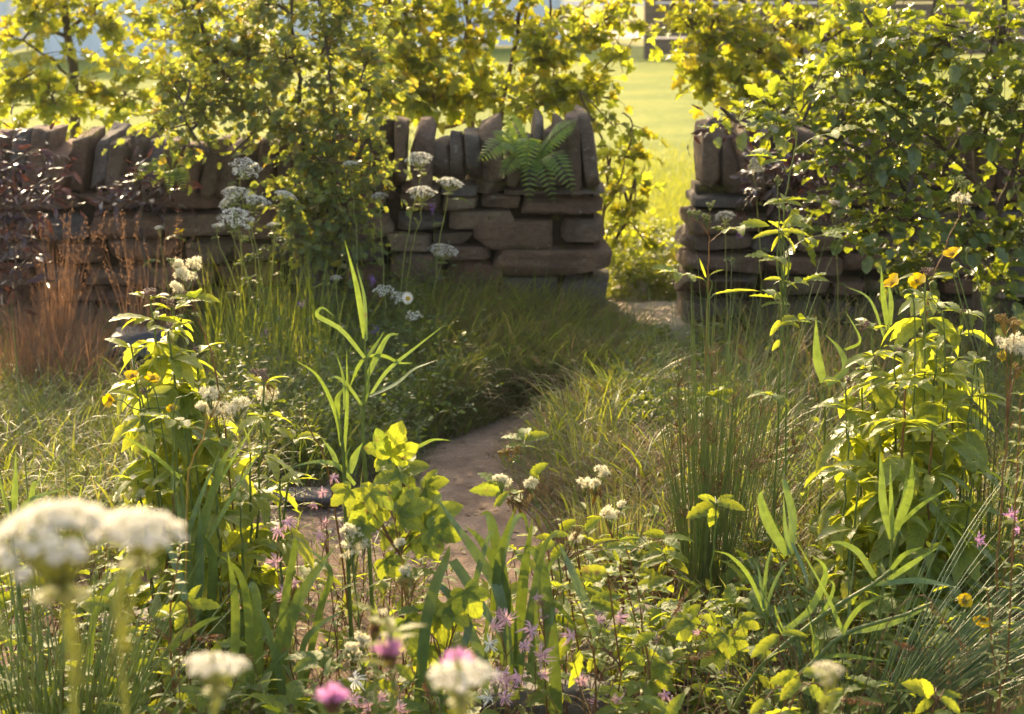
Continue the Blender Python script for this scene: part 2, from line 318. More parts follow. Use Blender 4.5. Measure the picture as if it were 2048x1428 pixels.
# ------------------------------------------------------------------ ground, path, lawn
def ground_mat():
    m, n, l = mat_new("garden ground"); g = n.new("ShaderNodeNewGeometry"); s = n.new("ShaderNodeSeparateXYZ"); l.new(g.outputs["Position"], s.inputs[0])
    nz = tex(n, l, 3, 4, .6, g.outputs["Position"]); fine = tex(n, l, 90, 5, .7, g.outputs["Position"]); mid = tex(n, l, 14, 5, .6, g.outputs["Position"])
    soil = ramp(n, l, mid.outputs[0], [(.3, (.115, .075, .052)), (.5, (.18, .12, .088)), (.7, (.24, .165, .125))])
    soil = mixc(n, l, 1.0, soil, ramp(n, l, fine.outputs[0], [(.3, (.6, .6, .6)), (.7, (1.3, 1.3, 1.3))]), 'MULTIPLY')
    big = tex(n, l, .8, 5, .65, g.outputs["Position"])
    lawn = ramp(n, l, mid.outputs[0], [(.25, (.12, .165, .025)), (.5, (.185, .22, .035)), (.75, (.25, .26, .06))])
    lawn = mixc(n, l, 1.0, lawn, ramp(n, l, big.outputs[0], [(.3, (.58, .66, .55)), (.5, (.95, .95, .9)), (.7, (1.4, 1.22, 1.2))]), 'MULTIPLY')
    lawn = mixc(n, l, 1.0, lawn, ramp(n, l, fine.outputs[0], [(.3, (.75, .75, .7)), (.7, (1.2, 1.2, 1.2))]), 'MULTIPLY')
    far = ramp(n, l, math_(n, l, 'MULTIPLY', math_(n, l, 'SUBTRACT', s.outputs[1], 28.), .2), [(.45, (0, 0, 0)), (.75, (1, 1, 1))])
    lawn = mixc(n, l, math_(n, l, 'MULTIPLY', far, .55), lawn, (.30, .25, .11))
    f = ramp(n, l, math_(n, l, 'ADD', s.outputs[1], math_(n, l, 'MULTIPLY', math_(n, l, 'SUBTRACT', nz.outputs[0], .5), .5)), [(0, (0, 0, 0)), (1, (1, 1, 1))])
    f = math_(n, l, 'GREATER_THAN', math_(n, l, 'ADD', s.outputs[1], math_(n, l, 'MULTIPLY', math_(n, l, 'SUBTRACT', nz.outputs[0], .5), .6)), 8.5)
    col = mixc(n, l, f, soil, lawn)
    b = n.new("ShaderNodeBump"); b.inputs["Strength"].default_value = .9; b.inputs["Distance"].default_value = .012
    l.new(math_(n, l, 'ADD', mid.outputs[0], math_(n, l, 'MULTIPLY', fine.outputs[0], .5)), b.inputs["Height"])
    p = n.new("ShaderNodeBsdfPrincipled"); l.new(col, p.inputs["Base Color"]); p.inputs["Roughness"].default_value = .95; p.inputs["Specular IOR Level"].default_value = .15; l.new(b.outputs[0], p.inputs["Normal"])
    o = n.new("ShaderNodeOutputMaterial"); l.new(p.outputs[0], o.inputs[0]); return m
def grid_mesh(mb, xs, ys, zf):
    xx, yy = np.meshgrid(xs, ys); V = np.stack([xx, yy, zf(xx, yy)], -1); a, b = len(ys), len(xs)
    i, j = np.meshgrid(np.arange(a-1), np.arange(b-1), indexing='ij')
    mb.add(V, [np.stack([i*b+j, i*b+j+1, (i+1)*b+j+1, (i+1)*b+j], -1).reshape(-1, 4)])
gb = MB()
grid_mesh(gb, np.r_[-400, -150, -60, -25, -12, -7, np.linspace(-4, 4, 101), 7, 12, 25, 60, 150, 400], np.r_[-60, -20, -6, 0, np.linspace(1.5, 9, 110), 9.6, 10.5, 12, 15, 20, 28, 40, 70, 150, 400], hz)
tag(gb.build("ground", ground_mat(), org=(0, 0, 0)), kind="structure")
pmat, n_, l_ = mat_new("trodden earth"); g_ = n_.new("ShaderNodeNewGeometry")
t1 = tex(n_, l_, 8, 6, .65, g_.outputs["Position"]); t2 = tex(n_, l_, 120, 5, .75, g_.outputs["Position"])
pc = ramp(n_, l_, t1.outputs[0], [(.28, (.13, .084, .054)), (.5, (.235, .158, .108)), (.72, (.32, .225, .155))])
pc = mixc(n_, l_, 1.0, pc, ramp(n_, l_, t2.outputs[0], [(.28, (.5, .5, .5)), (.5, (1, 1, 1)), (.72, (1.3, 1.3, 1.3))]), 'MULTIPLY')
pb = n_.new("ShaderNodeBump"); pb.inputs["Strength"].default_value = .9; pb.inputs["Distance"].default_value = .015; l_.new(math_(n_, l_, 'ADD', t1.outputs[0], math_(n_, l_, 'MULTIPLY', t2.outputs[0], .4)), pb.inputs["Height"])
pp = n_.new("ShaderNodeBsdfPrincipled"); l_.new(pc, pp.inputs["Base Color"]); pp.inputs["Roughness"].default_value = .95; pp.inputs["Specular IOR Level"].default_value = .15; l_.new(pb.outputs[0], pp.inputs["Normal"])
po = n_.new("ShaderNodeOutputMaterial"); l_.new(pp.outputs[0], po.inputs[0])
pm = MB(); tg = nrm(np.gradient(PW[:, :2], axis=0)); nr = np.c_[-tg[:, 1], tg[:, 0]]
cs = np.linspace(-1, 1, 9); V = []
for i, (a, b, wd) in enumerate(PW):
    for c in cs:
        ww = wd*1.15*(1+.12*math.sin(i*.35+c*2)+.05*math.sin(i*1.1)); x, y = a+nr[i, 0]*c*ww, b+nr[i, 1]*c*ww
        V.append((x, y, float(hz(x, y))+.009-.014*c**4))
F = [(i*9+j, i*9+j+1, (i+1)*9+j+1, (i+1)*9+j) for i in range(len(PW)-1) for j in range(8)]
pm.add(V, [F]); tag(pm.build("path", pmat, org=(0, 0, 0)), kind="structure")

# ------------------------------------------------------------------ stones
def cube_t(n=7):
    idx, V, F = {}, [], []
    def vid(p):
        k = tuple(np.round(p, 5))
        if k not in idx: idx[k] = len(V); V.append(p)
        return idx[k]
    for ax in range(3):
        for s in (-1, 1):
            for i in range(n):
                for j in range(n):
                    q = []
                    for di, dj in ((0, 0), (1, 0), (1, 1), (0, 1)):
                        p = np.zeros(3); p[ax] = s; p[(ax+1) % 3] = -1+2*(i+di)/n; p[(ax+2) % 3] = -1+2*(j+dj)/n; q.append(vid(p))
                    F.append(q if s > 0 else q[::-1])
    return np.array(V), np.array(F)
CV, CF = cube_t(11); CORN = np.array([(a, b, c) for a in (-1, 1) for b in (-1, 1) for c in (-1, 1)], float)
def stone(mb, c, size, skew=.10, k=10, rough=.04, shear=0, seed=None, cuts=11, cut=.13):
    """one irregular split stone, size = full width, depth, height"""
    seed = int(rng.integers(1e6)) if seed is None else seed; r = np.random.default_rng(seed)
    p = CV/(np.sum(np.abs(CV)**k, 1)**(1/k))[:, None]*1.0
    wgt = np.prod((1+CORN[None]*p[:, None])/2, -1); p = p+wgt@r.normal(0, skew, (8, 3))
    for _ in range(cuts):                                  # chip flat facets off edges and corners
        d = r.normal(size=3); d[r.integers(3)] *= .25; d = d/np.linalg.norm(d); q = p@d; lim = q.max()*(1-abs(r.normal(0, cut))-.02); p = p-np.maximum(q-lim, 0)[:, None]*d*.93
    h = np.asarray(size, float)/2; q = p*h
    d = noise(q/max(h.mean(), .01)*.22, 1.4, seed)[:, None]*rough*2.0+noise(q*14, 1.3, seed+1)[:, None]*rough*1.5
    q = q+nrm(p)*d*h.min()*1.6
    q[:, 0] += shear*(q[:, 2]/(h[2]*2)+.5)
    mb.add(q+np.asarray(c), [CF])
YW = 7.95                                                  # front face of the wall
def box(mb, a, b):
    a, b = np.array(a, float), np.array(b, float); V = np.array([(x, y, z) for x in (a[0], b[0]) for y in (a[1], b[1]) for z in (a[2], b[2])])
    mb.add(V, [np.array([(0,1,3,2),(4,6,7,5),(0,4,5,1),(2,3,7,6),(0,2,6,4),(1,5,7,3)])])
def wz(py): return P(1024, py, YW)[2]
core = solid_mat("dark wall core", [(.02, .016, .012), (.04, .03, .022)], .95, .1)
def mossy(mb, pts, sc_=.03):
    for x, y, z, r in pts:
        k = int(90*r/.05); d = nrm(rng.normal(size=(k, 3))); d[:, 2] = abs(d[:, 2]); p = np.array([x, y, z])+d*r*U(.5, 1, (k, 1))
        blades(mb, p, U(.008, .02, k), .0025, U(0, 1, k), .8, U(0, 6.28, k), 3)
lw = Thing("dry_stone_wall", "low dry stone wall with a fern in its top, running left from the gap to the edge", "wall", (-.9, YW+.2, -.1), "dry stone walls")
big = [(1040,1208,388,438),(958,1042,388,421),(884,958,394,424),(800,884,386,425),(888,1036,422,463),(942,1112,440,499),(1113,1216,441,494),(862,944,462,492),(776,862,468,506),(700,790,430,470),(790,888,428,466),
  (984,1228,497,557),(862,984,492,524),(886,1004,524,577),(780,884,508,566),(1004,1120,556,604),(1110,1240,560,636),(884,1006,577,628),(770,884,566,616),(1006,1112,604,650),(800,880,372,390),(876,958,370,396),(950,1012,362,390),(1010,1100,374,392),(1096,1210,378,390),(770,900,612,670),(896,1010,624,672),(1006,1130,634,680),(1124,1242,632,684)]
sb = MB()
for x0, x1, y0, y1 in big:
    a, b = P(x0, y1, YW), P(x1, y0, YW); dp = .44 if x1 > 1190 else U(.22, .32)
    stone(sb, ((a[0]+b[0])/2, YW+dp/2-U(0, .012), (a[2]+b[2])/2), (b[0]-a[0]-.008, dp, b[2]-a[2]-.009), .10, 18, .035, cuts=14, cut=.15)
def courses(mb, x0, x1, endl=0, batter=0):
    z = -.13; top = wz(386)
    while z < top-.03:
        h = min(U(.065, .12), top-z); 
        if top-z-h < .04: h = top-z
        x = x0+batter*(z+.13)
        first = True
        while x < x1:
            wdt = U(.13, .36) if not first else U(.2, .34); wdt = min(wdt, x1-x) if x1-x-wdt > .08 else x1-x
            dp = .44 if first and endl else U(.2, .3); hh = h*U(.86, 1.02)
            stone(mb, (x+wdt/2, YW+dp/2-U(0, .02), z+h/2+U(-.006, .006)), (wdt-.006, dp, hh-.009), .13, 16, .04, cuts=14, cut=.15); x += wdt; first = False
        z += h
courses(sb, -3.4, X(772, YW))
lw.part("stonework", sb, M['stone'])
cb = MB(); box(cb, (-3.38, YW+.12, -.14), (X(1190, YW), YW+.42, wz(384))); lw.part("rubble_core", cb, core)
mb_ = MB()
# coping: slabs set on edge; (px at the foot, px at the top, width px, foot py, top py)
cops = [(-40,-20,50,395,262),(18,40,46,395,262),(60,84,42,390,262),(105,120,44,386,284),(142,162,46,388,268),(190,206,42,386,272),(226,240,36,384,270),(258,272,36,382,268),(296,312,40,384,270),(335,350,38,386,278),(372,388,40,388,286),(414,432,44,390,284),(452,470,36,390,286),(488,502,30,388,284),(524,540,36,388,280),(562,574,40,388,276),(600,612,38,388,270),(640,650,42,388,268),(684,690,42,386,262),(724,728,34,384,252),(762,760,42,382,246),(797,800,22,376,250),
  (838,846,42,382,252),(874,876,44,378,270),(912,914,32,372,266),(944,946,32,366,262),(985,983,44,372,236),(1025,1026,34,374,268),(1052,1050,26,374,266),(1078,1076,24,374,230),(1101,1098,24,374,262),(1128,1121,28,374,232),(1155,1148,24,378,234),(1184,1168,34,382,236)]
def coping(th, lst):
    for i, (f, t, wd, y1, y0) in enumerate(lst):
        m = MB(); a, b = P(f, y1, YW), P(t, y0, YW); h = b[2]-a[2]; dp = U(.34, .42); wm = wd/FPX*YW*U(1.04, 1.16)
        stone(m, (a[0], YW+dp/2-.02+U(-.02, .03), (a[2]+b[2])/2-.006), (wm, dp, h*1.03), 0.17, 14, .05, shear=b[0]-a[0], cuts=12, cut=.18)
        th.part("coping_stone", m, M['stone'])
coping(lw, cops)
for px, py, r in ((812, 272, .035), (815, 300, .035), (810, 335, .03), (965, 372, .03), (1000, 376, .035), (905, 378, .03), (1150, 380, .025), (1185, 384, .02), (1080, 384, .03), (870, 426, .02), (1110, 442, .02), (980, 440, .015), (1045, 500, .018), (1125, 500, .016), (1232, 560, .02), (180, 275, .05), (160, 300, .04)):
    c = P(px, py, YW-.005); mossy(mb_, [(c[0], c[1], c[2], r)])
lw.part("moss", mb_, M['moss'])
rw = Thing("dry_stone_wall", "low dry stone wall right of the gap, half hidden by the beech shrub", "wall", (1.9, YW+.2, -.1), "dry stone walls")
sb = MB(); courses(sb, X(1364, YW), 3.4, 1, .055); rw.part("stonework", sb, M['stone'])
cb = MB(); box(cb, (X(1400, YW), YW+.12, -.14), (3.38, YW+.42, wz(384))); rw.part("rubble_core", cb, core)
rc = [(1424,1426,42,380,254),(1464,1462,32,384,256),(1500,1499,36,386,258),(1540,1538,36,386,262)]
x = 1578
while x < 2640: rc.append((x, x-U(2, 12), U(32, 44), 386, U(256, 280))); x += rc[-1][2]+3
coping(rw, rc)
mb_ = MB()
for px, py, r in ((1405, 384, .025), (1450, 386, .035), (1430, 388, .03), (1385, 470, .02), (1480, 420, .025), (1375, 540, .025)):
    c = P(px, py, YW-.005); mossy(mb_, [(c[0], c[1], c[2], r)])
rw.part("moss", mb_, M['moss'])
# step in the gap, pale stone behind it
st = MB(); a = P(1298, 640, 7.9); stone(st, (a[0], 8.17, -.085), (.36, .56, .18), .035, 16, .025, seed=3, cuts=4, cut=.05)
tag(st.build("step_stone", M['stepst'], org=(a[0], 8.17, -.07)), "worn flat doorstep stone lying in the gap between the two walls", "stone")
st = MB(); a = P(1262, 590, 8.62); stone(st, (a[0], 8.62, .02), (.14, .12, .085), .12, 4, .05, seed=8)
tag(st.build("boulder", M['stepst'], org=(a[0], 8.62, 0)), "pale rounded stone on the grass just behind the step in the gap", "stone")
st = MB(); a = P(262, 680, 7.0)
stone(st, (a[0]+.02, 7.0, a[2]-.01), (.25, .22, .09), .18, 4, .06, seed=21); stone(st, (a[0]+.06, 7.04, a[2]-.1), (.2, .18, .16), .15, 4, .06, seed=22)
tag(st.build("boulder", M['slate'], org=(a[0], 7.0, -.1)), "dark shiny slate boulder in the grass behind the left hemp agrimony", "stone")
for (px, py, Y, sx, sy, sz_, lab) in ((1290, 1310, 4.35, .36, .26, .10, "flat grey slab under the ragged robin at the bottom centre"), (1390, 1345, 4.1, .26, .2, .08, "grey slab at the bottom beside yellow bramble leaves"), (1900, 1330, 4.15, .17, .16, .10, "dark grey stone behind the glaucous rush at bottom right"), (1120, 1392, 3.95, .34, .2, .10, "dark slab at the bottom edge below the pink flowers"), (600, 940, 5.6, .2, .16, .05, "small flat stone by the path behind the leafy clump"), (240, 1180, 4.5, .34, .24, .06, "purplish flat stone behind the big white umbel")):
    st = MB(); x = X(px, Y); z = float(hz(x, Y)); stone(st, (x, Y, z+sz_*.35), (sx, sy, sz_), .12, 4.5, .05)
    tag(st.build("stone_slab", M['slab'], org=(x, Y, z)), lab, "stone", "flat stones in the planting")

# ------------------------------------------------------------------ beyond the lawn
canvas = solid_mat("marquee canvas", [(.66, .70, .78), (.72, .76, .84)], .7, .3, 1.5, .2, .02); pole = solid_mat("white pole", [(.7, .72, .75), (.75, .77, .8)], .5, .4)
wood = solid_mat("weathered timber", [(.09, .06, .04), (.15, .105, .075), (.20, .145, .105)], .8, .2, 8, .5, .01, stretch=(.3, 3, 6))
def marquee(px0, px1, py, dep, label, gap=None):
    a, b = G(px0, py, 0), G(px1, py, 0); Y = a[1]; x0, x1 = a[0], b[0]; h = 2.1; t = Thing("marquee", label, "marquee", ((x0+x1)/2, Y+dep/2, 0), "show marquees")
    for xx in (x0, x1):
        for yy in (Y, Y+dep):
            m = MB(); tubes(m, [(xx, yy, 0), (xx, yy, h)], [.035, .035], 8); t.part("pole", m, pole)
    m = MB(); rz = h+.9; ov = .08; V = [(x0-ov, Y-ov, h), (x1+ov, Y-ov, h), (x1+ov, Y+dep+ov, h), (x0-ov, Y+dep+ov, h), ((x0+x1)/2, Y+dep/2, rz)]
    m.add(V, [[(0, 1, 4), (1, 2, 4), (2, 3, 4), (3, 0, 4)]]); m.add([(x0-ov, Y-ov, h), (x1+ov, Y-ov, h), (x1+ov, Y-ov, h-.25), (x0-ov, Y-ov, h-.25)], [[(0, 1, 2, 3)]])
    t.part("roof", m, canvas, False)
    for q in range(3):
        m = MB(); n = 40; s = np.linspace(0, 1, n)
        if q == 0: xs, ys = x0+(x1-x0)*s, Y+.05+.03*np.sin(s*50)
        else: xs, ys = np.full(n, (x0, x1)[q-1])+.03*np.sin(s*40), Y+dep*s
        V = np.stack([np.stack([xs, ys, 0*s+.03], -1), np.stack([xs, ys, 0*s+h], -1)], 1); i = np.arange(n-1)
        m.add(V, [np.stack([2*i, 2*i+2, 2*i+3, 2*i+1], -1)]); t.part("side_wall", m, canvas)
marquee(75, 410, 122, 3, "pale blue white marquee across the lawn, behind the small left tree")
marquee(560, 1120, 96, 4, "wide pale marquee far behind the maples in the centre")
marquee(-420, 20, 108, 3, "pale marquee at the far left edge of the lawn")
tr_ = MB(); grid_mesh(tr_, np.linspace(-30, 30, 31), np.linspace(33.5, 36.5, 4), lambda x, y: .006+0*x)
tag(tr_.build("track", solid_mat("pale gravel track", [(.34, .32, .29), (.44, .41, .37)], .9, .2, 3, .2), org=(0, 0, 0)), kind="structure")
fe = Thing("timber_fence", "dark timber board fence at the far side of the lawn", "fence", G(1500, 118, 0))
a = G(1298, 118, 0); Yf = a[1]
for i in range(4):
    m = MB(); x = a[0]+i*2.4; box(m, (x-.07, Yf-.05, 0), (x+.07, Yf+.09, 1.5)); fe.part("post", m, wood, False)
for i in range(6):
    m = MB(); box(m, (a[0]+.07, Yf, .06+i*.235), (a[0]+7.1, Yf+.03, .06+i*.235+.215)); fe.part("board", m, wood, False)
rf = Thing("rail_fence", "pale post and rail fence crossing far behind the gap", "fence", G(1180, 62, 0), "")
b = G(1130, 62, 0)
for i in range(4):
    m = MB(); x = b[0]-1.0+i*1.9; box(m, (x-.05, b[1]-.04, 0), (x+.05, b[1]+.06, 1.1)); rf.part("post", m, wood, False)
for z in (.45, .85):
    m = MB(); box(m, (b[0]-1.1, b[1]-.065, z), (b[0]+4.9, b[1]-.043, z+.09)); rf.part("rail", m, pole, False)
# ------------------------------------------------------------------ trees and shrubs
def variants(f, n=4): return [f(i) for i in range(n)]
T_MAPLE = variants(lambda i: lobed_t(MAPLE, (0, .3), .25+.1*i, .5*i-.3, .05, i))
T_HAW = variants(lambda i: lobed_t(HAW, (0, .4), .3, .4*i-.3, .04, i))
T_BEECH = variants(lambda i: leaf_t(7, .62, .62, .72, .2+.1*i, .25*i-.2, .04, .35, 5))
T_ELD = variants(lambda i: leaf_t(6, .3, .7, .9, .3, .3*i, .1, .2))
def tree(name, label, cat, base, limbs, blobs, T, lm, bm, ls, per=(5, 9), group=None, mul=1.0, sprd=1.6, fb=-.4, dn=.25, up=.5, tw=.0022, flat=.5, droop=0.):
    """limbs: polylines [(px,py,Y)..], r0, r1; blobs: px,py,Y, radii px,px,m, number of twigs"""
    th = Thing(name, label, cat, base, group); bb = MB(); cand = []; PL, DL, NL = [], [], []
    for pts, r0, r1 in limbs:
        p = np.array([P(*q) if len(q) == 3 else np.array(q[:3]) for q in pts]); p = crom(p, 22); p += rng.normal(0, .004, p.shape)
        tubes(bb, p, np.linspace(r0, r1, 22), 7); cand.append(p)
    for bx, by, bY, rx, ry, rm, n in blobs:
        c = P(bx, by, bY); k = bY/FPX*sprd; rad = np.array([rx*k, rm, ry*k]); A = np.concatenate(cand)
        d = A-c; sc_ = np.linalg.norm(d, axis=1)+1.2*np.maximum(d[:, 2], 0); q = A[np.argmin(sc_)]
        br = crom([q, (q+c)/2+rng.normal(0, .05, 3)+np.array([0, 0, .05]), c], 12); tubes(bb, br, np.linspace(.007, .003, 12), 5)
        A = np.vstack([A[np.linalg.norm(A-c, axis=1) < rad.max()*1.3], br])
        cand.append(br[4:])
        for _ in range(int(n*mul*(up if by < -40 else 1))):
            u = nrm(rng.normal(size=3))*rng.uniform(.05, 1)**.38; tip = c+u*rad+rng.normal(0, .045, 3)
            j = A[np.argmin(np.linalg.norm(A-(c+.45*(tip-c)), axis=1)+U(0, .06, len(A)))]
            md = (j+tip)/2+rng.normal(0, .02, 3)+np.array([0, 0, .02-droop*.02]); tp = crom([j, md, tip+np.array([0, 0, -droop*.03])], 7)
            L = np.linalg.norm(tip-j); tubes(bb, tp, np.linspace(tw*1.2, tw*.5, 7), 3)
            m = int(min(rng.integers(*per), L/(ls*.5)+1)); s = np.clip(1-np.arange(m)*ls*.8/max(L, .02)*U(.8, 1.2, m), .3, 1)
            f = s*6; i0 = np.minimum(f.astype(int), 5); pt = tp[i0]+(tp[i0+1]-tp[i0])*(f-i0)[:, None]; td = nrm(tp[i0+1]-tp[i0])
            hs = nrm(np.cross(td, [0, 0, 1.])+1e-6)*np.where(np.arange(m) % 2, 1, -1)[:, None]
            D = nrm(td*U(.3, .8, (m, 1))+hs*U(.5, 1, (m, 1))+rng.normal(0, .25, (m, 3))+np.array([0, 0, -dn-droop*.4])); D[0] = nrm(td[0]+np.array([0, 0, -.2]))
            PL.append(pt+D*ls*.12); DL.append(D); NL.append(nrm(np.array([0, fb, flat])+rng.normal(0, .6, (m, 3))))
    lf = MB(); Pn, Dn, Nn = np.concatenate(PL), np.concatenate(DL), np.concatenate(NL); inst(lf, T, Pn, Dn, Nn, ls*U(.55, 1.15, len(Pn)))
    th.part("trunk", bb, bm); th.part("crown", lf, lm); return th
def gb_(px, Y): x = X(px, Y); return np.array([x, Y, float(hz(x, Y))])
# small tree at the left beyond the wall
b = gb_(150, 10.4)
tree("maple_tree", "small slim field maple on the lawn at the left, behind the wall", "tree", b, [([(b[0], b[1], b[2], 1), (148,170,10.4),(138,85,10.4),(120,-120,10.4),(125,-420,10.4)], .032, .012), ([(140,80,10.4),(60,20,10.3),(0,-60,10.2)], .012, .005), ([(138,60,10.4),(220,-20,10.5),(280,-120,10.4)], .012, .005), ([(148,160,10.4),(60,90,10.2),(10,70,10.2)], .008, .004)],
  [(60,55,10.2,100,50,.35,26),(190,45,10.3,120,55,.4,40),(330,60,10.3,100,60,.3,22),(40,160,10.0,80,50,.3,20),(110,210,9.9,120,50,.3,34),(250,190,10,90,60,.3,30),(20,-60,10.3,120,70,.5,26),(180,-90,10.4,170,80,.5,44),(150,-260,10.4,170,110,.5,40)],
  T_MAPLE, M['maple'], M['bark'], .07, (4, 8), mul=1.0, group="maples behind the wall")
# maples behind the middle of the wall
b = gb_(930, 9.3); b2 = gb_(1000, 9.1)
tree("maple_tree", "multi stemmed field maple behind the wall, its leaves glowing above the fern", "tree", b, [([(*b, 1), (945,240,9.3),(942,120,9.3),(930,0,9.3),(905,-250,9.3)], .021, .009), ([(*b2, 1), (1000,250,9.2),(1018,150,9.2),(1040,20,9.2),(1060,-220,9.2)], .017, .007), ([(1010,220,9.2),(1085,150,9.1),(1100,40,9.1),(1110,-150,9.1)], .010, .005), ([(1000,255,9.2),(1090,190,9),(1150,165,9),(1220,200,8.9)], .008, .004), ([(940,240,9.3),(880,250,9.1),(830,190,9.1),(800,100,9.1)], .011, .004)],
  [(830,120,9.1,90,80,.3,48),(800,30,9.1,80,60,.3,34),(870,210,9.0,70,45,.25,30),(760,200,9.0,60,60,.25,30),(930,60,9.2,80,80,.3,36),(960,170,9.1,60,50,.25,22),(1060,60,9.1,70,60,.3,20),(1110,130,9.0,80,60,.3,30),(1080,210,8.9,80,40,.25,26),(1190,60,9.0,70,60,.3,18),(1170,190,8.9,60,40,.2,18),(880,-80,9.2,150,80,.4,40),(1060,-100,9.1,150,90,.4,30),(760,-90,9.2,130,80,.4,34),(720,-260,9.3,150,110,.4,30),(960,-260,9.2,160,120,.4,32),(1240,30,9.0,36,40,.2,9),(1262,95,9.0,18,35,.1,5)],
  T_MAPLE, M['maple'], M['barkr'], .064, (4, 8), mul=1.0, up=1.0, group="maples behind the wall")
# low maple sprays just past the wall end
b = gb_(1200, 8.75)
tree("maple_sapling", "young maple sapling hanging past the end of the left wall into the gap", "sapling", b, [([(*b, 1), (1200,480,8.75),(1215,330,8.7),(1190,235,8.75)], .009, .004), ([(1208,420,8.75),(1240,360,8.65),(1262,250,8.65),(1245,225,8.65)], .006, .003), ([(1202,480,8.75),(1240,440,8.6),(1290,330,8.6)], .005, .0025)],
  [(1225,250,8.7,45,35,.12,12),(1270,310,8.6,36,40,.12,12),(1240,400,8.6,45,50,.14,20),(1215,340,8.7,40,50,.12,14),(1270,400,8.55,40,30,.12,11),(1230,480,8.6,40,40,.1,12),(1280,470,8.55,35,35,.1,8)],
  T_MAPLE, M['maple'], M['barkr'], .055, (4, 7), mul=.7, sprd=1.5, droop=.6)
# maple over the right of the gap
b = gb_(1640, 9.3)
tree("maple_tree", "field maple leaning over the right wall, yellow lit sprays hanging into the gap", "tree", b, [([(*b, 1), (1630,260,9.3),(1600,100,9.2),(1560,-60,9.2),(1540,-300,9.2)], .024, .01), ([(1610,150,9.2),(1500,190,9),(1420,100,8.9),(1350,20,8.9)], .011, .004), ([(1600,100,9.2),(1480,0,9),(1380,-60,8.9)], .011, .004), ([(1620,200,9.2),(1560,180,8.9),(1530,220,8.8)], .008, .003)],
  [(1390,50,8.9,50,60,.25,22),(1440,60,8.9,70,70,.3,44),(1420,150,8.8,50,50,.2,26),(1520,100,8.9,70,80,.3,54),(1480,200,8.8,60,40,.2,26),(1560,210,8.8,60,50,.25,30),(1600,60,9.0,90,80,.3,50),(1700,60,9.1,90,80,.3,40),(1380,-60,8.9,120,60,.3,30),(1560,-100,9.1,150,90,.4,50),(1640,-240,9.2,160,100,.4,34),(1395,105,8.8,40,40,.15,16),(1340,25,8.9,16,40,.12,4)],
  T_MAPLE, M['maple'], M['bark'], .064, (4, 7), mul=.7, group="maples behind the wall")
# hawthorn in front of the wall
b = gb_(640, 7.65)
tree("hawthorn_shrub", "tall loose hawthorn shrub with small grey green leaves standing against the left wall", "shrub", b, [([(*b, 1), (640,520,7.65),(600,330,7.7),(545,235,7.75),(450,150,7.8),(400,40,7.8),(395,-150,7.8)], .014, .007), ([(620,380,7.68),(600,200,7.7),(585,60,7.7),(580,-140,7.7)], .010, .005), ([(640,480,7.65),(670,300,7.6),(660,150,7.6),(640,0,7.6)], .009, .004), ([(545,235,7.75),(440,310,7.6),(380,260,7.6),(350,170,7.6)], .006, .003), ([(650,420,7.65),(720,300,7.6),(740,180,7.65)], .006, .003)],
  [(640,330,7.55,70,60,.2,56),(600,420,7.5,60,60,.2,44),(690,420,7.5,60,60,.2,44),(650,500,7.45,70,50,.2,40),(590,260,7.65,60,50,.2,36),(680,250,7.6,70,60,.2,48),(500,120,7.75,80,70,.25,46),(410,100,7.8,80,80,.25,50),(420,210,7.7,80,60,.2,46),(340,170,7.8,60,70,.2,34),(560,130,7.7,70,80,.25,46),(640,110,7.65,80,80,.25,60),(730,130,7.7,60,80,.2,40),(330,260,7.7,60,30,.15,16),(500,210,7.7,60,40,.2,26),(400,10,7.8,90,60,.25,40),(540,10,7.75,90,60,.25,44),(680,0,7.7,90,60,.25,44),(560,-120,7.75,200,80,.3,60),(740,340,7.55,35,60,.15,20),(380,290,7.6,40,35,.12,12),(720,480,7.5,40,40,.15,16)],
  T_HAW, M['haw'], M['bark'], .038, (6, 11), mul=1.1, sprd=1.75, tw=.0016)
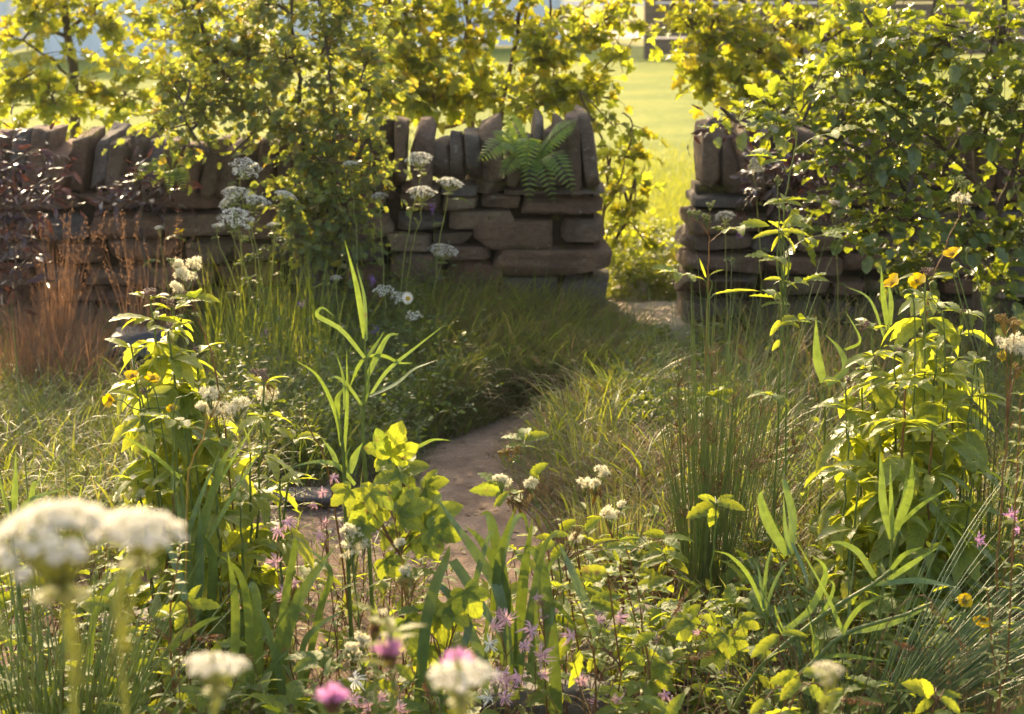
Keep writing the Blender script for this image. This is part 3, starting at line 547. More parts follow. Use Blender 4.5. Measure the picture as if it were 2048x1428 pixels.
# beech at the right
b = gb_(1965, 7.1)
tree("beech_shrub", "broad beech shrub with glossy oval leaves covering the right wall", "shrub", b, [([(*b, 1), (1965,480,7.1),(1985,420,7.1),(1950,300,7.15),(2000,100,7.2),(2010,-150,7.2)], .022, .009), ([(1975,470,7.1),(2020,360,7.05),(2060,200,7.0),(2090,0,7)], .016, .006), ([(1985,430,7.1),(1935,340,7.05),(1880,290,7),(1800,230,7),(1720,170,7)], .011, .004), ([(1960,300,7.15),(1990,180,7.1),(1960,90,7.1),(1860,30,7.1)], .010, .004), ([(1940,345,7.05),(1800,350,6.95),(1700,290,6.9),(1560,240,6.9),(1470,240,6.9)], .007, .003), ([(1975,450,7.05),(1880,430,6.8),(1760,430,6.75),(1660,450,6.75)], .008, .003), ([(1960,520,7.1),(1990,560,6.9),(1900,560,6.8)], .007, .003)],
  [(1470,245,6.9,60,26,.12,9),(1540,260,6.9,40,30,.15,10),(1600,225,6.9,70,50,.2,26),(1680,150,7.0,80,60,.25,34),(1690,250,6.9,70,50,.2,30),(1640,320,6.85,80,45,.2,26),(1780,80,7.1,100,70,.3,46),(1790,190,7,90,60,.25,40),(1790,290,6.9,90,60,.25,40),(1740,390,6.8,90,50,.2,30),(1660,450,6.75,70,35,.2,20),(1800,440,6.75,80,40,.2,30),(1900,100,7.1,90,80,.3,46),(1910,220,7.0,90,60,.25,40),(1900,330,6.95,70,60,.2,26),(2020,80,7.1,90,90,.3,44),(2030,220,7,80,80,.3,36),(2040,350,6.95,70,60,.25,26),(2040,470,6.9,60,60,.2,26),(1930,450,6.85,70,50,.2,26),(1880,530,6.75,80,45,.2,30),(2000,560,6.8,70,50,.2,26),(1770,500,6.75,70,40,.2,20),(1680,25,7.1,60,40,.25,16),(2150,250,7,100,200,.4,60),(1900,-80,7.1,180,70,.4,50),(2080,-150,7.1,140,120,.4,40)],
  T_BEECH, M['beech'], M['bark'], .073, (5, 9), mul=.72, sprd=1.5, fb=.0, dn=.06, flat=2.0, tw=.002)
# dark elders
for (px, Y, lab, bl) in ((30, 7.2, "dark purple leaved shrub at the left edge before the wall", [(20,330,7.2,70,50,.2,22),(50,430,7.1,70,60,.2,30),(10,500,7.1,60,50,.2,20),(100,390,7.2,40,50,.15,12),(30,560,7.0,60,40,.2,16),(-80,420,7.2,80,120,.2,40)]), (290, 7.6, "purple leaved shrub low against the left wall under the hawthorn", [(280,380,7.65,60,40,.15,20),(240,420,7.6,40,40,.15,12),(340,400,7.65,40,40,.12,12)]),
   (1580, 7.55, "purple black leaved shrub before the right wall under the beech", [(1580,355,7.5,70,36,.15,28),(1650,375,7.45,60,40,.15,22),(1530,385,7.5,40,30,.12,12),(1690,330,7.5,50,40,.15,16),(1470,270,7.75,40,26,.12,12),(1620,430,7.45,60,30,.12,14)]), (1610, 8.9, "red purple leaved shrub behind the right wall between maple and beech", [(1600,210,8.8,30,40,.15,14),(1690,85,8.9,50,20,.15,14),(1660,200,8.8,40,30,.15,10)])):
    b = gb_(px, Y)
    tree("purple_shrub", lab, "shrub", b, [([(*b, 1), tuple(bl[0][:3])], .007, .003)], bl, T_ELD, M['elder'], M['bark'], .06, (6, 10), group="purple leaved shrubs", tw=.0014)
# ferns in the wall
T_PIN = [leaf_t(5, .30, .35, .9, .2, .5, .12), leaf_t(5, .30, .35, .9, .1, .2, .12)]
def fern(label, root, fronds, group="ferns growing from the wall"):
    th = Thing("fern", label, "fern", root, group); rb = MB()
    for (tx, ty, tY, lift) in fronds:
        tip = P(tx, ty, tY); L = np.linalg.norm(tip-root); p = crom([root, (root+tip)/2+np.array([0, -.03, lift*L]), tip], 20); tubes(rb, p, np.linspace(.0018, .0006, 20), 3)
        s = np.linspace(0, 1, 20); ln = L*.21*np.clip(np.sin(np.pi*np.clip(s*.86+.12, 0, 1))**.8, .05, 1)*(s > .12)
        t = nrm(np.gradient(p, axis=0)); sd = nrm(np.cross(t, np.array([0, -.55, .8]))); nn = np.cross(sd, t); lf = MB()
        for q in (1, -1):
            m = ln > .004; D = sd[m]*q+t[m]*.35-nn[m]*.1; inst(lf, T_PIN, p[m], D, nn[m]+rng.normal(0, .12, (m.sum(), 3)), np.c_[ln[m]*.95, ln[m]*1.1, ln[m]])
        th.part("frond", lf, M['fern'])
    th.part("midribs", rb, M['stem'])
r0 = P(1062, 335, 7.93)
fern("bright fern growing out of the wall top near the gap", r0, [(958,320,7.72,.3),(985,262,7.84,.15),(1052,340,7.66,.45),(1152,240,7.86,.12),(1112,275,7.9,.1),(1150,385,7.72,.35),(1058,408,7.74,.45),(1108,405,7.74,.4),(1012,220,7.9,.1),(1002,352,7.72,.25)])
r0 = P(345, 350, 7.7)
fern("dark green fern on the wall beneath the hawthorn", r0, [(300,375,7.6,.3),(260,365,7.6,.3),(320,310,7.65,.3),(350,290,7.65,.2),(390,330,7.6,.3),(380,365,7.6,.3),(300,330,7.6,.3),(370,385,7.58,.4),(340,390,7.58,.4)])
# ------------------------------------------------------------------ grasses and low growth (uncounted)
def scatter(n, x0, x1, Y0, Y1, keep=None, margin=-.005, clump=0, seed=1):
    """ground points in a band given by photograph columns and real depths"""
    out = []; r = np.random.default_rng(seed)
    Y = r.uniform(Y0, Y1, n); px = r.uniform(x0, x1, n); x = X(px, Y)
    m = path_d(x, Y) > np.where(Y > 6.85, -.05, margin)+r.normal(0, .02, n)
    if clump: m &= noise(np.c_[x, Y, 0*x], clump, seed)+r.normal(0, .25, n) > -.1
    if keep is not None: m &= keep(px, Y)
    m &= (Y < YW-.02) | (Y > 8.45)
    x, Y = x[m], Y[m]; return np.c_[x, Y, hz(x, Y)-.004]
def away(p): return rng.uniform(0, 6.28, len(p))
def toward(p, a, s): return rng.normal(a, s, len(p))
def grassy(name, mat, layers):
    m = MB()
    for p, L0, L1, wd, le, cu, az in layers:
        n = len(p); low = np.where(p[:, 1] > 6.85, 1, np.clip(.3+path_d(p[:, 0], p[:, 1])/.3, .3, 1))
        blades(m, p, U(L0, L1, n)*low, wd*U(.5, 1.9, n)*.95, le+np.abs(rng.normal(0, .18, n)), cu*U(.4, 1.4, n), az, 6)
    o = m.build(name, mat, org=(0, 0, 0)); return tag(o, kind="stuff")
DN = -math.pi/2
p1 = scatter(10000, 830, 1270, 6.35, 7.93, seed=2); p2 = scatter(3800, 940, 1480, 4.7, 6.4, seed=3); p3 = scatter(6500, -150, 480, 4.9, 7.9, seed=4)
p4 = scatter(5000, 1420, 2150, 4.8, 7.9, seed=5); p7 = scatter(4200, 420, 930, 5.7, 7.9, seed=47)
p8 = scatter(1500, 760, 1300, 4.4, 7.2, keep=lambda a, Y: path_d(X(a, Y), Y) < .1, margin=-.05, seed=48)
p5 = scatter(4600, -50, 2100, 3.3, 5.0, clump=1.1, seed=6)
grassy("meadow_grass", M['grass'], [(p1, .18, .42, .0042, .35, 1.5, toward(p1, DN+.3, 1.0)), (p2, .10, .26, .0036, .4, 1.5, away(p2)), (p3, .15, .36, .0042, .35, 1.3, away(p3)), (p4, .15, .42, .0042, .25, 1.1, away(p4)), (p5, .12, .34, .0036, .3, 1.2, away(p5)), (p7, .16, .42, .0032, .3, 1.3, away(p7)), (p8, .06, .2, .003, .4, 1.5, away(p8))])
q1 = scatter(4200, 830, 1270, 6.3, 7.9, seed=12); q2 = scatter(7500, 930, 1480, 4.6, 6.4, seed=13); q3 = scatter(1500, 40, 180, 6.6, 7.6, seed=14); q4 = scatter(1800, 1420, 2150, 4.6, 7.9, seed=15); q5 = scatter(2600, 0, 2050, 3.3, 4.9, clump=1.4, seed=16); q6 = scatter(1700, -100, 480, 5, 7.6, seed=17)
grassy("dry_grass", M['straw'], [(q1, .2, .45, .0028, .45, 1.5, toward(q1, DN+.3, 1.2)), (q2, .10, .28, .0026, .5, 1.5, away(q2)), (q4, .15, .45, .003, .35, 1.2, away(q4)), (q5, .15, .35, .0026, .4, 1.4, away(q5)), (q6, .1, .35, .003, .4, 1.4, away(q6))])
grassy("russet_grass", M["russet"], [(q3, .2, .4, .003, .15, .7, away(q3)), (q1[::3], .15, .4, .003, .45, 1.5, away(q1[::3]))])
g4 = scatter(420, 400, 660, 6.5, 7.5, seed=25); g5 = scatter(1000, 430, 1250, 5.9, 7.9, seed=26)
g1 = scatter(1300, -100, 360, 5.2, 6.6, seed=22); g2 = scatter(500, 1080, 1500, 4.9, 6.3, clump=1.5, seed=23); g3 = scatter(900, 1080, 1330, 5.9, 7.8, seed=24)
grassy("fresh_grass", M['lush'], [(g1, .14, .30, .006, .3, 1.2, away(g1)), (g2, .16, .30, .006, .3, 1.2, toward(g2, 2.6, 1.2)), (g3, .2, .36, .005, .3, 1.3, away(g3)), (g4, .35, .62, .0026, .08, .35, away(g4)), (g5, .15, .36, .0045, .25, 1.2, away(g5))])
l1 = scatter(60000, 1150, 1450, 8.5, 16, keep=lambda a, Y: np.random.default_rng(9).random(len(Y)) < ((16-Y)/7.5)**1.3, seed=31); l2 = scatter(26000, -60, 2100, 8.5, 13, keep=lambda a, Y: np.random.default_rng(8).random(len(Y)) < ((13-Y)/4.5), seed=32)
m = MB()
for p in (l1, l2): n = len(p); blades(m, p, U(.025, .06, n), .005*U(.7, 1.3, n), U(0, .6, n), U(.2, 1, n), away(p), 3)
tag(m.build("lawn_grass", M['lawngr'], org=(0, 0, 0)), kind="stuff")
# vetches and clovers in the shade left of the path: stems of paired leaflets
T_OV = [leaf_t(4, .5, .7, .8, .2, .3), leaf_t(4, .42, .7, .8, .3, -.2), leaf_t(4, .55, .6, .8, .1, .5)]
def sprays(name, mat, base, L0, L1, npair, ls, lean=.25, curl=.9, az=None):
    lf, stm = MB(), MB(); n = len(base); K = 9; az = away(base) if az is None else az
    s = np.linspace(0, 1, K); L = U(L0, L1, n); th = np.abs(rng.normal(lean, .2, n))[:, None]+curl*U(.3, 1.3, n)[:, None]*s**1.4
    ds = L[:, None]/(K-1); h = np.cumsum(np.c_[np.zeros(n), (np.sin(th)*ds)[:, :-1]], 1); v = np.cumsum(np.c_[np.zeros(n), (np.cos(th)*ds)[:, :-1]], 1)
    pp = base[:, None]+h[..., None]*np.stack([np.cos(az), np.sin(az), 0*az], -1)[:, None]+v[..., None]*np.array([0, 0, 1.])
    tubes(stm, pp, np.broadcast_to(np.linspace(.0014, .0007, K), (n, K)), 3)
    f = U(.22, 1, (n, npair))*(K-1); i0 = np.minimum(f.astype(int), K-2); a = np.arange(n)[:, None]
    pt = (pp[a, i0]+(pp[a, i0+1]-pp[a, i0])*(f-i0)[..., None]).reshape(-1, 3); k = len(pt)
    a2 = U(0, 6.28, k); D = np.stack([np.cos(a2), np.sin(a2), U(-.5, .5, k)], -1); inst(lf, T_OV, pt+D*ls*.3, D, np.array([0, 0, .9])+rng.normal(0, .5, (k, 3)), ls*U(.5, 1.3, k))
    tag(stm.build(name+"_stems", M['stem'], org=(0, 0, 0)), kind="stuff"); tag(lf.build(name, mat, org=(0, 0, 0)), kind="stuff")
v1 = scatter(1150, 450, 900, 5.75, 7.85, clump=1.3, seed=41)
sprays("low_vetch_foliage", M['vetch'], v1, .10, .40, 22, .019, az=away(v1))
v2 = scatter(500, 1280, 1460, 5.8, 7.6, seed=42); v2 = np.vstack([v2, scatter(500, 1500, 2100, 5.2, 7.6, seed=43)])
sprays("low_clover_foliage", M['vetch'], v2, .08, .25, 18, .028)
v3 = scatter(420, 1230, 1400, 8.5, 9.4, seed=44)
sprays("gap_weed_foliage", M['lush'], v3, .08, .34, 16, .026)
# leafy ground cover of the foreground border: toothed leaflets in threes and fives
T_TOOTH = [leaf_t(12, .5, .6, .8, .3, .5, .2, .14), leaf_t(12, .42, .65, .85, .25, .9, .2, .12), leaf_t(12, .54, .55, .75, .35, .2, .2, .17)]
def leaflets(lf, stm, base, H0, H1, ls0, ls1, k=5):
    for b in base:
        h = U(H0, H1); az = U(0, 6.28); hd = np.array([math.cos(az), math.sin(az), 0]); tip = b+hd*h*U(.3, .8)+np.array([0, 0, h])
        p = crom([b, (b+tip)/2+np.array([0, 0, h*.2]), tip], 6); tubes(stm, p, np.linspace(.0018, .001, 6), 3)
        t = nrm(p[-1]-p[-2]); s = nrm(np.cross(t, [0, 0, 1.])); ls = U(ls0, ls1); kk = 3 if rng.random() < .5 else 5
        D = [t]+[s*q+t*.4 for q in (1, -1)]+([s*q+t*.3 for q in (1, -1)] if kk == 5 else []); pos = [p[-1], p[-1], p[-1]]+([p[-2], p[-2]] if kk == 5 else [])
        D = np.array(D)+np.array([0, 0, -.35])+rng.normal(0, .12, (kk, 3)); inst(lf, T_TOOTH, np.array(pos), D, np.array([0, -.25, 1.])+rng.normal(0, .3, (kk, 3)), ls*np.r_[1.15, np.full(kk-1, .9)])
lf, stm = MB(), MB(); c1 = scatter(1900, -60, 2110, 3.35, 4.75, keep=lambda a, Y: ((a < 520) | (a > 1130) | (np.random.default_rng(5).random(len(Y)) < .62)) & ((a < 1620) | (Y > 4.1) | (np.random.default_rng(6).random(len(Y)) < .3)), clump=.9, seed=51)
leaflets(lf, stm, c1, .04, .22, .03, .075)
tag(lf.build("leafy_ground_cover", M['leafy'], org=(0, 0, 0)), kind="stuff"); tag(stm.build("ground_cover_stalks", M['rstem'], org=(0, 0, 0)), kind="stuff")
# narrow leaved shoots between them
T_NAR = [leaf_t(7, .2, .8, .95, .3, .6, .08), leaf_t(7, .24, .8, .95, .3, 1.0, .1), leaf_t(7, .16, .8, .95, .35, .4)]
lf, stm = MB(), MB(); c2_ = scatter(520, -60, 2110, 3.3, 4.9, clump=1.2, seed=52)
for b in c2_:
    h = U(.1, .3); az = U(0, 6.28); tip = b+np.array([math.cos(az)*h*.25, math.sin(az)*h*.25, h]); p = crom([b, (b+tip)/2+rng.normal(0, .01, 3), tip], 8); tubes(stm, p, np.linspace(.0017, .0009, 8), 3)
    k = int(U(7, 13)); f = np.linspace(.25, 1, k)*6.99; i = f.astype(int); q = p[i]+(p[np.minimum(i+1, 7)]-p[i])*(f-i)[:, None]; a = np.arange(k)*2.4+U(0, 6)
    inst(lf, T_NAR, q, np.stack([np.cos(a), np.sin(a), U(.1, .8, k)], -1), np.array([0, 0, 1.])+rng.normal(0, .25, (k, 3)), U(.03, .06, k))
tag(lf.build("narrow_ground_cover", M['leafy'], org=(0, 0, 0)), kind="stuff"); tag(stm.build("narrow_ground_cover_stalks", M['rstem'], org=(0, 0, 0)), kind="stuff")
# litter, pebbles and clods on the bare earth
m = MB(); n = 5000; Yp = U(3.6, 7.8, n); xp = X(U(0, 2000, n), Yp); pp_ = np.c_[xp, Yp, hz(xp, Yp)+.004]
PEB = (np.array([(1,0,0),(-1,0,0),(0,1,0),(0,-1,0),(0,0,.6),(0,0,-.6)], float), [np.array([(0,2,4),(2,1,4),(1,3,4),(3,0,4),(2,0,5),(1,2,5),(3,1,5),(0,3,5)])], np.zeros((6, 2)))
inst(m, PEB, pp_, rng.normal(size=(n, 3))*np.array([1, 1, .2]), np.array([0, 0, 1.])+rng.normal(0, .2, (n, 3)), .004+.008*rng.random(n)**3)
tag(m.build("gravel", M['stepst'], org=(0, 0, 0)), kind="stuff")
m = MB(); n = 500; Yp = U(3.8, 7.6, n); xp = X(U(700, 1300, n), Yp); inst(m, T_OV, np.c_[xp, Yp, hz(xp, Yp)+.012], rng.normal(size=(n, 3))*np.array([1, 1, .1]), np.array([0, 0, 1.])+rng.normal(0, .25, (n, 3)), U(.012, .03, n))
tag(m.build("leaf_litter", M['straw'], org=(0, 0, 0)), kind="stuff")
# ------------------------------------------------------------------ plants built one by one
T_AG = [leaf_t(12, .34, .8, .95, .3, .9, .2), leaf_t(12, .30, .8, .95, .4, 1.25, .2), leaf_t(12, .36, .8, .95, .2, .6, .2, .08)]
T_FLO = (np.vstack([[(0, 0, 0)], [(math.cos(a)*r, math.sin(a)*r, .12*(r > .5)) for q in range(5) for a, r in ((q*1.2566-.42, .62), (q*1.2566, 1.), (q*1.2566+.42, .62))]]), [np.array([(0, 1+3*q, 2+3*q) for q in range(5)]+[(0, 2+3*q, 3+3*q) for q in range(5)])], np.zeros((16, 2)))
def _fluff():
    r = np.random.default_rng(3); V, F = list(T_FLO[0]*.62), [list(f) for f in T_FLO[1][0]]
    for q in range(11):
        d = nrm(r.normal(size=3)+np.array([0, 0, .7])); s = nrm(np.cross(d, r.normal(size=3)))*.07; k = len(V); V += [s, -s, d*1.15+s, d*1.15-s]; F += [(k, k+1, k+2), (k+1, k+3, k+2)]
    return np.array(V), [np.array(F)], np.zeros((len(V), 2))
T_FLUF = _fluff()
BALL = (np.array([(0,0,1),(.89,0,.45),(.28,.85,.45),(-.72,.53,.45),(-.72,-.53,.45),(.28,-.85,.45),(.72,.53,-.45),(-.28,.85,-.45),(-.89,0,-.45),(-.28,-.85,-.45),(.72,-.53,-.45),(0,0,-1)]),
  [np.array([(0,1,2),(0,2,3),(0,3,4),(0,4,5),(0,5,1),(1,6,2),(2,7,3),(3,8,4),(4,9,5),(5,10,1),(2,6,7),(3,7,8),(4,8,9),(5,9,10),(1,10,6),(11,7,6),(11,8,7),(11,9,8),(11,10,9),(11,6,10)])], np.zeros((12, 2)))
def balls(mb, p, r):
    p = np.atleast_2d(p); n = len(p); inst(mb, BALL, p, rng.normal(size=(n, 3)), rng.normal(size=(n, 3)), r)
def stem_path(b, pts, n=18, wob=.004):
    p = crom([b]+list(pts), n); p[1:-1] += rng.normal(0, wob, (n-2, 3))*.5; return p
def along(p, f):
    f = np.clip(np.asarray(f, float)*(len(p)-1), 0, len(p)-1.001); i = f.astype(int); a = (f-i)[..., None]; return p[i]*(1-a)+p[i+1]*a
def tang(p, f):
    f = np.clip(np.asarray(f, float)*(len(p)-1), 0, len(p)-1.001); i = f.astype(int); return nrm(p[i+1]-p[i])

def umbel(wm, gm, c, up, Rr, n=36, fl=15, dome=.35, fs=None):
    up = nrm(np.asarray(up, float)); a = nrm(np.cross(up, [0, 1., .2])); b = np.cross(up, a); i = np.arange(n); r = np.sqrt((i+.6)/n)*U(.93, 1.06, n); th = i*2.39996+U(-.15, .15, n)
    off = Rr*(r*np.cos(th))[:, None]*a+Rr*(r*np.sin(th))[:, None]*b; q = c+off+up*(dome*Rr*(1-r**2)+U(-.03, .03, n)*Rr)[:, None]; j = c-up*Rr*.75
    path = np.stack([np.broadcast_to(j, q.shape), j+(q-j)*.5+off*.16, q-up*Rr*.05], 1); tubes(gm, path, np.full((n, 3), Rr*.016), 3)
    ur = Rr/math.sqrt(n)*.97; k = np.arange(fl); rr = np.sqrt((k+.5)/fl); tt = k*2.4
    ax = nrm(up+off*.55/Rr); u1 = nrm(np.cross(ax, b)); u2 = np.cross(ax, u1)
    f = q[:, None]+ur*((rr*np.cos(tt))[None, :, None]*u1[:, None]+(rr*np.sin(tt))[None, :, None]*u2[:, None])+ax[:, None]*(ur*(.45 if Rr < .03 else .3)*(1-rr**2))[None, :, None]
    f = f.reshape(-1, 3)+rng.normal(0, ur*.07, (n*fl, 3)); A = np.repeat(ax, fl, 0)+rng.normal(0, .35, (n*fl, 3))
    inst(wm, T_FLO, f, rng.normal(size=(n*fl, 3)), A, (fs or ur*.36)*U(.7, 1.15, n*fl))
def pinnate(lf, b, d, L, n=9, hang=.5, ls=.3):
    """a small divided leaf"""
    e = b+nrm(d)*L; p = crom([b, (b+e)/2+np.array([0, 0, .15*L]), e+np.array([0, 0, -hang*L*.4])], 12); s = np.linspace(.25, 1, n)
    t = tang(p, s); sd = nrm(np.cross(t, [0, 0, 1.])); q = along(p, s)
    for k in (1, -1): inst(lf, T_OV, q, sd*k+t*.5+np.array([0, 0, -.15]), np.array([0, 0, 1.])+rng.normal(0, .3, (n, 3)), L*ls*(1.15-s*.8))
    return p
def carrot(label, px, py, wpx, Y, foot=None, tilt=(0, -.25, 1), n=30, fl=12, mid=None, col='white', dome=.32, closed=False, leaf=True, group="wild carrots by the wall"):
    top = P(px, py, Y); Rr = wpx/2/FPX*Y; foot = px+U(-40, 40) if foot is None else foot; fY = Y+U(-.1, .1); b = gb_(foot, fY)
    th = Thing("wild_carrot", label, "wild flower", b, group); up = nrm(np.array(tilt, float)+rng.normal(0, .06, 3))
    wm, gm, sm_, lf = MB(), MB(), MB(), MB(); j = top-up*Rr*.75
    p = stem_path(b, ([P(*mid)] if mid else [b+(j-b)*np.array([.35, .35, .55])])+[j-up*.08*min(1, (j-b)[2]), j], 20)
    tubes(sm_, p, np.linspace(.0024, .0014, 20) if Y > 3 else np.linspace(.0019, .0015, 20), 5)
    umbel(wm, gm, top, up, Rr, n, fl, dome)
    k = 10; a = np.linspace(0, 6.28, k, endpoint=False); inst(gm, T_OV[1], np.repeat(j[None], k, 0), np.stack([np.cos(a), np.sin(a), 0*a-.4], -1), np.array([0, 0, 1.]), Rr*.5)
    if leaf:
        for f in (.2, .35, .5, .68): pinnate(lf, along(p, f), rng.normal(size=3)*np.array([1, 1, .2])+np.array([0, 0, .4]), U(.05, .10))
    ps = M['palestem']; th.part("stem", sm_, ps); th.part("flower_head", wm, M[col]); th.part("rays", gm, ps); th.part("foliage", lf, M['vetch']); return th
CW = "wild carrots by the wall"
for a in (("wild carrot with a tilted side on umbel, tallest of the clump under the hawthorn", 490, 336, 62, 7.1, 520, (.25,-.5,.8)), ("flat white wild carrot umbel left of the clump below the tilted one", 470, 386, 56, 7.1, 500, (0,-.2,1)), ("white wild carrot umbel in the middle of the clump under the hawthorn", 512, 402, 56, 7.15, 530, (.1,-.2,1)), ("wild carrot umbel on a bent stem at the right of the clump", 571, 391, 44, 7.2, 520, (.35,-.2,.9)), ("largest white wild carrot umbel of the clump, low at its left", 470, 438, 72, 7.0, 520, (.1,-.45,.9)), ("pale green half open wild carrot head at the left of the clump", 455, 405, 40, 7.1, 490, (-.5,-.3,.6)), ("small flat wild carrot umbel low right of the clump", 546, 450, 28, 7.2, 530, (0,-.1,1)), ("tiny greenish wild carrot umbel low left of the clump", 435, 452, 24, 7.1, 500, (0,-.1,1)),
  ("wild carrot umbel highest before the coping stones, left of the fern", 838, 318, 54, 7.45, 790, (0,-.3,1)), ("wild carrot umbel just under the highest one, against the wall face", 842, 385, 58, 7.4, 800, (-.05,-.3,1)), ("wild carrot umbel right of the other two against the wall", 900, 366, 52, 7.45, 860, (.15,-.25,1)), ("blurred wild carrot umbel low against the wall face", 886, 502, 60, 7.6, 850, (.1,-.3,1)), ("small pale wild carrot head at the left against the dark wall", 318, 456, 20, 7.3, 340, (0,-.2,1)), ("small faded wild carrot head in the hawthorn's shade near the wall", 700, 328, 30, 7.35, 720, (0,-.2,1)), ("small pale wild carrot head before the right wall under the purple shrub", 1512, 332, 34, 7.4, 1530, (0,-.9,.4))):
    carrot(*a, n=26, fl=11, group=CW)
for a in (("small white umbel low in the shade right of the hawthorn", 758, 392, 30, 7.4, 770, (0,-.2,1)), ("half hidden white umbel in front of the right wall beside the rushes", 1450, 432, 40, 7.3, 1460, (0,-.3,1)), ("small white umbel in the vetches under the hawthorn", 672, 556, 22, 6.9, 680, (0,-.3,1)), ("grey white seed umbel among the leaves before the right wall", 1668, 408, 36, 7.2, 1690, (0,-.1,1))):
    carrot(*a, n=18, fl=9, group=CW)
CF = "wild carrots close to the camera"
carrot("very large out of focus white umbel at the left edge", 104, 1082, 285, 1.36, 135, (-.2,-.12,1), 56, 38, (132,1330,1.36), dome=.5, leaf=False, group=CF)
carrot("out of focus white umbel overlapping the largest one on its right", 280, 1060, 180, 1.4, 225, (.10,-.1,1), 34, 34, (244,1330,1.4), dome=.28, leaf=False, group=CF)
carrot("blurred flat cream umbel on a pale stem at the bottom, left of the knapweeds", 432, 1330, 130, 1.62, 428, (.02,-.02,1), 40, 22, (430,1420,1.62), dome=.12, leaf=False, group=CF)
carrot("blurred flat white umbel at the bottom centre in front of a knapweed", 922, 1350, 142, 1.62, 895, (.04,-.02,1), 42, 22, (912,1422,1.62), dome=.14, leaf=False, group=CF)
carrot("small blurred cream umbel alone at the bottom right", 1655, 1342, 66, 1.9, 1668, (.05,-.1,1), 20, 16, (1664,1420,1.9), dome=.3, col='cream', leaf=False, group=CF)
# yarrow and daisy in the shade
for lab, px, py, wp, Y in (("low white yarrow left of the daisy", 768, 580, 44, 6.9), ("low white yarrow just behind the daisy", 800, 594, 40, 6.95), ("small flat yarrow right of and below the daisy", 828, 631, 36, 6.7)):
    top = P(px, py, Y); b = gb_(px-30, Y+.05); th = Thing("yarrow", lab, "wild flower", b, "yarrows"); wm, gm, sm_, lf = MB(), MB(), MB(), MB(); p = stem_path(b, [top-np.array([0, 0, .03])], 12); tubes(sm_, p, np.linspace(.002, .0014, 12), 4)
    umbel(wm, gm, top, (0, -.3, 1), wp/2/FPX*Y, 12, 9, .1); [pinnate(lf, along(p, f), rng.normal(size=3), .06) for f in (.3, .5, .7)]
    th.part("stem", sm_, M['stem']); th.part("flower_head", wm, M['white']); th.part("rays", gm, M['stem']); th.part("foliage", lf, M['vetch'])
top = P(815, 596, 6.8); b = gb_(790, 6.85); th = Thing("oxeye_daisy", "single white daisy with a yellow eye in the shade by the yarrow", "daisy", b); pm_, ym, sm_ = MB(), MB(), MB(); p = stem_path(b, [top], 12); tubes(sm_, p, np.linspace(.0018, .0013, 12), 4)
ax = nrm(np.array([.5, -.8, .15])); u1 = nrm(np.cross(ax, [0, 0, 1.])); u2 = np.cross(ax, u1); a = np.linspace(0, 6.28, 16, endpoint=False); D = np.cos(a)[:, None]*u1+np.sin(a)[:, None]*u2
inst(pm_, leaf_t(4, .3, .4, .5, 0, .2), top+D*.006, D+ax*.1, ax+0*D+rng.normal(0, .2, D.shape), .018); balls(ym, top+rng.normal(0, .003, (24, 3))+ax*.003, .003)
th.part("stem", sm_, M['stem']); th.part("petals", pm_, M['white']); th.part("eye", ym, M['yellow'])

# hemp agrimony: leaves in drooping whorls on upright stems, dull pink buds on top
def agrimony(label, stems, group="hemp agrimonies"):
    b0 = gb_(stems[0][0], stems[0][3]); th = Thing("hemp_agrimony", label, "tall plant", b0, group)
    for foot, tx, ty, Y, nw, L, bud in stems:
        L = L*1.12
        b = gb_(foot, Y+U(-.08, .08)); top = P(tx, ty, Y); sm_, lf, bm = MB(), MB(), MB(); p = stem_path(b, [b+(top-b)*np.array([.55, .55, .5]), top], 24, .003); tubes(sm_, p, np.linspace(.0042, .0022, 24), 5)
        H = top[2]-b[2]; fs = 1-np.linspace(.02, .86, nw)**1.05*min(1, .5/H if H > .5 else 1); a0 = U(0, 6.28)
        for i, f in enumerate(fs):
            c = along(p, f); sz_ = L*(.42+.58*min(1, (i+.3)/2.4))*U(.85, 1.12)
            for h in (0, math.pi):
                az = a0+i*1.57+h+U(-.2, .2); rad = np.array([math.cos(az), math.sin(az), 0]); tn = np.array([-rad[1], rad[0], 0])
                up = .75 if i == 0 else (.3 if i < 2 else -.15)
                q = c+rad*.006; dd = np.array([rad+np.array([0, 0, up-.15]), rad*.8+tn*.65+np.array([0, 0, up-.25]), rad*.8-tn*.65+np.array([0, 0, up-.25])])+rng.normal(0, .12, (3, 3))
                inst(lf, T_AG, np.repeat(q[None], 3, 0), dd, rad*-.2+np.array([0, 0, 1.])+rng.normal(0, .22, (3, 3)), sz_*np.array([1, .78, .78])*U(.85, 1.1, 3))
            if i >= 1 and i % 2 and H > .3:
                for h in (0, math.pi):
                    az = a0+i*1.57+h+.7; inst(lf, T_AG, c+np.zeros((2, 3)), np.array([math.cos(az), math.sin(az), .5])+rng.normal(0, .4, (2, 3)), np.array([0, 0, 1.])+rng.normal(0, .3, (2, 3)), sz_*.42)
        th.part("stem", sm_, M['rstem'] if rng.random() < .25 else M['stem']); th.part("foliage", lf, M['agri'])
        if bud:
            for q in range(bud):
                cc = top+np.array([U(-.022, .022), U(-.02, .02), U(-.004, .016)])*(1 if bud > 1 else .4); n = 26; balls(bm, cc+rng.normal(0, .0042, (n, 3)), .0026)
            th.part("bud_cluster", bm, M['budp'])
    return th
M['budp'] = leaf_mat("pinkish bud", [(.26,.17,.13),(.32,.2,.17),(.24,.2,.1)], [(.42,.28,.2),(.48,.32,.24)], .35, .6, .3)
